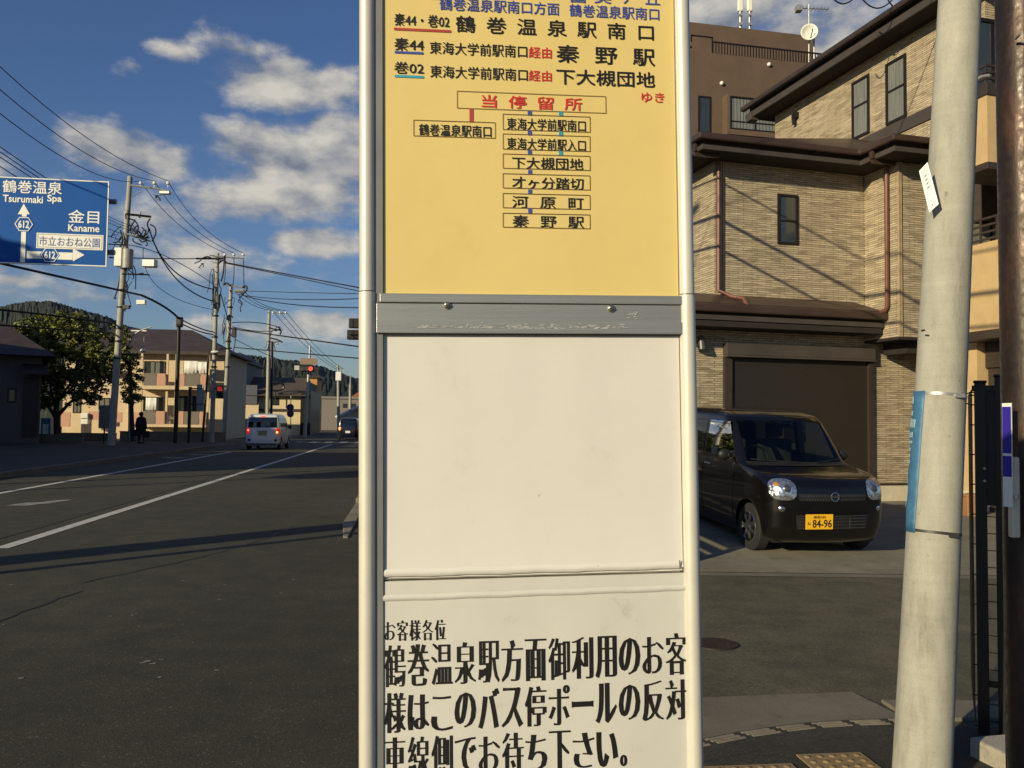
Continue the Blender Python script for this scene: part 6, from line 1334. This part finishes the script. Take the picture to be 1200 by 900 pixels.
tb = gnd(66, 518); tb = at(66, 518, 47); tb.z = .1
tree('broadleaf_tree', 'bushy green tree with sunlit top beside the tallest utility pole', tb,
     [(50, 388, 24, 20), (25, 398, 18, 20), (140, 405, 16, 26), (75, 378, 18, 12), (60, 400, 32, 26), (95, 395, 30, 26), (38, 415, 22, 22), (110, 418, 26, 26), (75, 430, 38, 24), (55, 450, 26, 20), (105, 447, 26, 20), (80, 385, 26, 18), (128, 432, 16, 22), (35, 440, 14, 18), (90, 465, 26, 12), (50, 473, 12, 9)],
     [([(68, 518, 0), (67, 500, 0), (66, 480, 0), (68, 455, 0), (72, 430, 0)], .22, .09), ([(67, 492, 0), (58, 478, .2), (50, 462, .3), (45, 440, .3)], .11, .04), ([(67, 488, 0), (78, 476, -.2), (92, 462, -.2), (104, 440, 0)], .11, .04), ([(66, 480, 0), (60, 460, -.3), (58, 435, -.4)], .09, .03), ([(68, 470, 0), (82, 450, .3), (90, 425, .4)], .09, .03), ([(90, 463, -.2), (105, 458, -.2), (122, 452, -.1)], .05, .02)],
     None, 24000, .10, [LEAF, LEAF2], 3)
tb2 = at(156, 519, 48); tb2.z = .1
tree('ivy_covered_tree', 'narrow dark tree clump standing just right of the tallest utility pole', tb2, [(153, 425, 9, 16), (158, 440, 9, 12), (150, 452, 10, 12), (160, 462, 8, 10), (154, 468, 9, 8)], [([(156, 519, 0), (155, 495, 0), (154, 460, 0), (153, 420, 0)], .14, .05), ([(151, 517, .3), (151, 470, .3)], .05, .03)], None, 2600, .075, [LEAF2, LEAF], 5)

tb3 = Vector((-17.3, 9.1, .1)); o = thing('added_shade_tree', 'small unseen tree added left of the picture to shade the corner of the road sign', 'tree', tb3)  # added out of view so its crown darkens the sign's lower corner
m = MB(); m.tube([(0, 0, 0), (.05, 0, 2.5), (0, .05, 6.4)], [.13, .10, .05], 8); m.build('trunk', BARK, o)
m = MB(); rnd = random.Random(9)
for i in range(3500):
    d_ = Vector((rnd.gauss(0, 1), rnd.gauss(0, 1), rnd.gauss(0, 1))).normalized() * (1.45 * rnd.random() ** .4); p_ = Vector((0, 0, 6.75)) + d_
    a_ = Vector((rnd.uniform(-1, 1), rnd.uniform(-1, 1), rnd.uniform(-1, 1))).normalized(); b_ = a_.cross(Vector((rnd.uniform(-1, 1), rnd.uniform(-1, 1), rnd.uniform(-1, 1)))).normalized()
    m.add([p_ - a_ * .13, p_ + b_ * .09, p_ + a_ * .13, p_ - b_ * .09], [(0, 1, 2, 3)])
m.build('crown', LEAF2, o)

# ============================================================ TRAFFIC LIGHTS, ROUND SIGNS
p = gnd(357, 513); o = thing('traffic_light', 'red traffic light on a pale leaning pole far down the street', 'traffic light', p); t = at(363.5, 405, p.y); m = MB(); m.tube([(0, 0, 0), tuple(t - p)], [.14, .08], 12); m.build('pole', GALV, o)
m = MB(); a_ = at(351.5, 432, p.y - .5) - p; b_ = at(368.5, 432.5, p.y - .5) - p; m.box((a_.x, a_.y - .15, a_.z - .24), (b_.x, a_.y + .1, a_.z + .24)); hsg = m.build('housing', DARKM, o, bevel=.1)
for i, (px, mt) in enumerate(((354.5, PLASTB), (360, PLASTB), (364.5, REDL))): c = at(px, 432.3, p.y - .5) - p; m = MB(); m.cyl((c.x, a_.y - .17, c.z), (c.x, a_.y - .13, c.z), .17, n=16); m.build('lamp', mt, hsg)
m = MB(); m.box(tuple(at(345, 432, p.y - .4) - p + Vector((0, 0, -.1))), tuple(at(351, 430, p.y - .3) - p + Vector((0, 0, .1)))); m.build('visor', GALV, o)
m = MB(); a2_ = at(351.5, 427, p.y - .3) - p; b2_ = at(372, 420, p.y - .3) - p; m.box((a2_.x, a2_.y, a2_.z), (b2_.x, a2_.y + .05, b2_.z)); m.build('name_board', mat('board_brown', (.22, .16, .12), .7), o)
p = gnd(440, 517); o = thing('traffic_light', 'dark traffic light head jutting out left of the bus stop sign', 'traffic light', p); k_ = p.y / F; t = at(438, 368, p.y); m = MB(); m.tube([(0, 0, 0), tuple(t - p)], [.12, .09], 12); m.build('pole', GALV, o)
for (x0, x1, y0, y1) in ((409, 424, 373.5, 384.5), (407, 426, 387, 398)): a_ = at(x0, y1, p.y - .2) - p; b_ = at(x1, y0, p.y - .2) - p; m = MB(); m.box((a_.x, a_.y - .2, a_.z), (b_.x, a_.y + .2, b_.z)); m.build('housing', DARKM, o, bevel=.04)
m = MB(); m.cyl(tuple(at(424, 385.5, p.y - .2) - p), tuple(at(438.5, 386, p.y) - p), .05, n=8); m.build('arm', GALV, o)
p = gnd(340.5, 517); o = thing('no_parking_sign', 'two round dark blue traffic signs on a thin post beside the white van', 'road sign', p); m = MB(); m.cyl((0, 0, 0), tuple(at(341, 464, p.y) - p), .03, n=8); m.build('post', GALV, o)
for py in (477.5, 484.8): c = at(340.5, py, p.y) - p; m = MB(); m.cyl((c.x, -.08, c.z), (c.x, -.04, c.z), .24, n=24); dsk = m.build('disc', mat('dark_blue_disc', (.02, .025, .11), .5), o); m = MB(); m.tube([(c.x + math.cos(t_ * math.pi / 10) * .2, -.083, c.z + math.sin(t_ * math.pi / 10) * .2) for t_ in range(21)], .022, 6, 0, False); m.build('red_ring', mat('dull_red', (.16, .03, .04), .5), dsk)

# ============================================================ VAN, FAR CAR, PERSON
vb = gnd(308, 527); VS = 1.0
LVV = [(.20, 1.60, 1.62, .70, .12), (.28, 1.68, 1.68, .78, .14), (.45, 1.70, 1.70, .81, .16), (.75, 1.69, 1.695, .815, .16), (.95, 1.58, 1.685, .81, .15), (1.02, 1.25, 1.68, .80, .13), (1.10, 1.10, 1.67, .79, .11), (1.35, .80, 1.65, .76, .11), (1.58, .55, 1.61, .715, .12), (1.66, .42, 1.56, .68, .14), (1.71, .1, 1.40, .58, .2), (1.73, -.2, 1.1, .4, .2)]
VB = Body(LVV, .12, .05); van = thing('minivan', 'white boxy minivan braking with its rear lights lit in the left lane', 'van', vb + Vector((-math.sin(R(6.8)) * 1.7, math.cos(R(6.8)) * 1.7, 0)), R(180 + 5.5))
WP = mat('white_van_paint', (.62, .64, .66), .3, var=.04, coat=.6)
o = VB.hull(.05).build('body', WP, van); cut_wheels(o, [(s_ * .75, yy, .30) for s_ in (-1, 1) for yy in (-1.10, 1.15)], .35, .15)
for s_ in (-1, 1):
    for yy in (-1.10, 1.15): wheel(van, s_ * .72, yy, .30, .17, s_)
m = MB(); m.box((-.68, -1.5, .18), (.68, 1.5, .36)); m.build('underbody', PLASTB, van)
m = MB(); VB.patch(m, 'r', [(.70, 1.06), (-.70, 1.06), (-.64, 1.56), (.64, 1.56)], .006, 12); m.build('rear_window', CARG, van)
for s_ in (-1, 1):
    m = MB(); VB.disc(m, 'r', s_ * .70, .90, .10, .15, .008, pw=3); tlp = m.build('tail_light', mat('tail_red', (.75, .02, .02), .3, var=.05, emit=.55), van)
    m = MB(); VB.disc(m, 'r', s_ * .68, .93 if s_ > 0 else .84, .05, .05, .014); m.build('brake_lamp', mat('brake_glow', (1, .16, .10), .3, var=.02, emit=2.2) if s_ > 0 else mat('indicator_glow', (1, .55, .12), .3, var=.02, emit=2.6), tlp)
    m = MB(); VB.disc(m, 'r', s_ * .62, .46, .07, .06, .006); m.build('fog_lamp', PLASTB, van)
    m = MB(); VB.patch(m, 'l' if s_ < 0 else 's', [(-.80, 1.10), (.10, 1.10), (.10, 1.54), (-.50, 1.54)], .005); VB.patch(m, 'l' if s_ < 0 else 's', [(.18, 1.10), (1.40, 1.10), (1.34, 1.54), (.18, 1.54)], .005); m.build('side_window', CARG, van)
    m = MB(); m.sphere((s_ * .90, -.72, 1.08), .11, 10, 0, (.9, .5, 1)); m.build('side_mirror', PLASTB, van)
m = MB(); VB.disc(m, 'r', 0, 1.60, .13, .03, .012); m.build('high_brake_lamp', mat('brake_glow2', (1, .10, .06), .3, var=.02, emit=1.2), van)
m = MB(); m.box((-.20, 1.70, .68), (.20, 1.715, .86)); m.build('number_plate', mat('dim_yellow_plate', (.30, .30, .10), .5, var=.1), van)
m = MB(); m.box((-.24, 1.69, .88), (.24, 1.73, .91)); m.build('plate_garnish', PLASTB, van); m = MB(); VB.patch(m, 'r', [(.74, .24), (-.74, .24), (-.74, .30), (.74, .30)], .02); m.build('bumper_strip', PLASTB, van)
m = MB(); VB.patch(m, 'f', [(-.68, 1.10), (.68, 1.10), (.62, 1.56), (-.62, 1.56)], .006, 12); m.build('windshield', CARG, van)
cb_ = gnd(411, 515.5); car2 = thing('hatchback', 'dark hatchback with one lit tail light far ahead beside the sign', 'car', cb_ + Vector((-.4, 1.8, 0)), R(180 + 5)); o = Body(LV, .11, .05).hull(.06).build('body', mat('navy_car_paint', (.008, .010, .022), .2, var=.1, coat=.8), car2); cut_wheels(o, [(s_ * .68, yy, .275) for s_ in (-1, 1) for yy in (-1.09, 1.24)], .325, .14)
for s_ in (-1, 1):
    for yy in (-1.09, 1.24): wheel(car2, s_ * .645, yy, .275, .155, s_)
    m = MB(); BD.disc(m, 'r', s_ * .60, .82, .10, .12, .01, pw=3); m.build('tail_light', mat('tail_glow', (1, .2, .06), .3, var=.02, emit=1.6) if s_ > 0 else mat('tail_unlit', (.2, .02, .02), .3), car2)
m = MB(); BD.patch(m, 'r', [(.58, 1.08), (-.58, 1.08), (-.52, 1.46), (.52, 1.46)], .006, 8); m.build('rear_window', CARG, car2); m = MB(); m.box((-.17, 1.69, .50), (.17, 1.71, .66)); m.build('number_plate', DISH, car2)

def skin(name, joints, edges, mt, parent=None, root=0, sub=2):
    me = bpy.data.meshes.new(name); me.from_pydata([j[:3] for j in joints], edges, []); o = bpy.data.objects.new(name, me); col.objects.link(o)
    md = o.modifiers.new('skin', 'SKIN'); md.use_smooth_shade = True
    for i, j in enumerate(joints):
        sv_ = me.skin_vertices[0].data[i]; sv_.radius = (j[3], j[4] if len(j) > 4 else j[3]); sv_.use_root = (i == root)
    ss = o.modifiers.new('sub', 'SUBSURF'); ss.levels = sub; ss.render_levels = sub
    dg = bpy.context.evaluated_depsgraph_get(); me2 = bpy.data.meshes.new_from_object(o.evaluated_get(dg)); o.modifiers.clear(); o.data = me2; me2.materials.clear(); me2.materials.append(mt)
    for p_ in me2.polygons: p_.use_smooth = True
    if parent: o.parent = parent
    return o
pp_ = gnd(164.5, 522.5); per = thing('person', 'person in a long black coat carrying a bag in each hand on the left pavement', 'person', pp_, R(-8)); per.location.z = .12
SKIN = mat('skin', (.35, .22, .16), .6, var=.05); COAT = mat('black_coat', (.010, .010, .011), .85, var=.2); HAIR = mat('black_hair', (.012, .009, .008), .6)
J = [(0, 0, .86, .135, .10), (0, 0, 1.05, .125, .095), (0, 0, 1.26, .15, .10), (0, 0, 1.36, .07, .06), (0, .02, 1.42, .055, .055), (0, .01, 1.50, .085, .095), (0, .0, 1.58, .075, .085),
     (-.17, 0, 1.30, .062, .06), (-.23, 0, 1.06, .05, .05), (-.26, .04, .83, .04, .04), (-.265, .05, .76, .036, .045), (.17, 0, 1.30, .062, .06), (.23, 0, 1.06, .05, .05), (.26, .04, .83, .04, .04), (.265, .05, .76, .036, .045),
     (-.085, 0, .78, .09, .09), (-.095, .06, .46, .06, .06), (-.10, .0, .09, .042, .045), (-.105, .11, .04, .04, .035), (.085, 0, .78, .09, .09), (.095, .0, .46, .06, .06), (.10, -.12, .10, .042, .045), (.105, -.01, .04, .04, .035)]
E_ = [(0, 1), (1, 2), (2, 3), (3, 4), (4, 5), (5, 6), (2, 7), (7, 8), (8, 9), (9, 10), (2, 11), (11, 12), (12, 13), (13, 14), (0, 15), (15, 16), (16, 17), (17, 18), (0, 19), (19, 20), (20, 21), (21, 22)]
skin('body', J, E_, SKIN, per)
m = MB(); n = 20; prof = [(.30, .20, .52), (.285, .19, .70), (.25, .17, .90), (.225, .15, 1.08), (.245, .155, 1.25), (.20, .13, 1.35), (.09, .085, 1.41)]
m.add([(math.cos(2 * math.pi * i / n) * a_, math.sin(2 * math.pi * i / n) * b_, z) for a_, b_, z in prof for i in range(n)], [(j * n + i, j * n + (i + 1) % n, (j + 1) * n + (i + 1) % n, (j + 1) * n + i) for j in range(len(prof) - 1) for i in range(n)], 0, True)
for s_ in (-1, 1): m.tube([(s_ * .17, 0, 1.31), (s_ * .235, 0, 1.06), (s_ * .265, .04, .80)], [.082, .072, .055], 12)
m.build('coat', COAT, per)
m = MB(); m.sphere((0, -.015, 1.53), .118, 16, 0, (.95, 1.05, 1.1)); m.build('hair', HAIR, per)
for s_ in (-1, 1): m = MB(); m.tube([(s_ * .095, .05, .52), (s_ * .10, 0, .12)], [.075, .06], 10); m.box((s_ * .10 - .05, -.09, 0), (s_ * .10 + .05, .16, .09)); m.build('trouser_leg', COAT, per, bevel=.02)
for s_, lab, w_ in ((-1, 'dark navy bag in the left hand of the black coated person', .19), (1, 'black shopping bag in the right hand of the black coated person', .17)):
    m = MB(); m.prism([(-w_, -.09), (w_, -.09), (w_, .09), (-w_, .09)], 0, .34); o = m.build('handbag', mat('bag_navy', (.012, .012, .03), .6) if s_ < 0 else COAT, None, bevel=.05); m = MB(); m.tube([(math.cos(t_ * math.pi / 8) * w_ * .6, 0, .33 + math.sin(t_ * math.pi / 8) * .12) for t_ in range(9)], .012, 6); m.build('handle', BARK, o)
    cr, sr = math.cos(R(-8)), math.sin(R(-8)); lx = s_ * .30; o.location = (pp_.x + lx * cr, pp_.y + lx * sr, .12 + (.38 if s_ < 0 else .32)); tag(o, lab, 'bag')

# slatted fence along the parking space, hidden by the bus stop sign but shading the car's side
f0, f1 = Vector((.72, 7.95, 0)), Vector((.36, 12.6, 0)); d = (f1 - f0); L_ = d.length; o = thing('slat_fence', 'unseen brown slatted fence behind the bus stop sign that shades the parked car', 'fence', f0, math.atan2(d.y, d.x))
for k in range(4): x = L_ * k / 3; m = MB(); m.box((x - .04, -.04, 0), (x + .04, .04, 1.95)); m.build('post', BROWND, o)
m = MB()
for z in range(7): m.box((0, .04, .05 + z * .125), (L_, .06, .05 + z * .125 + .085))
m.box((0, .04, .94), (L_, .06, 1.92)); m.build('slat_panel', BROWND, o)
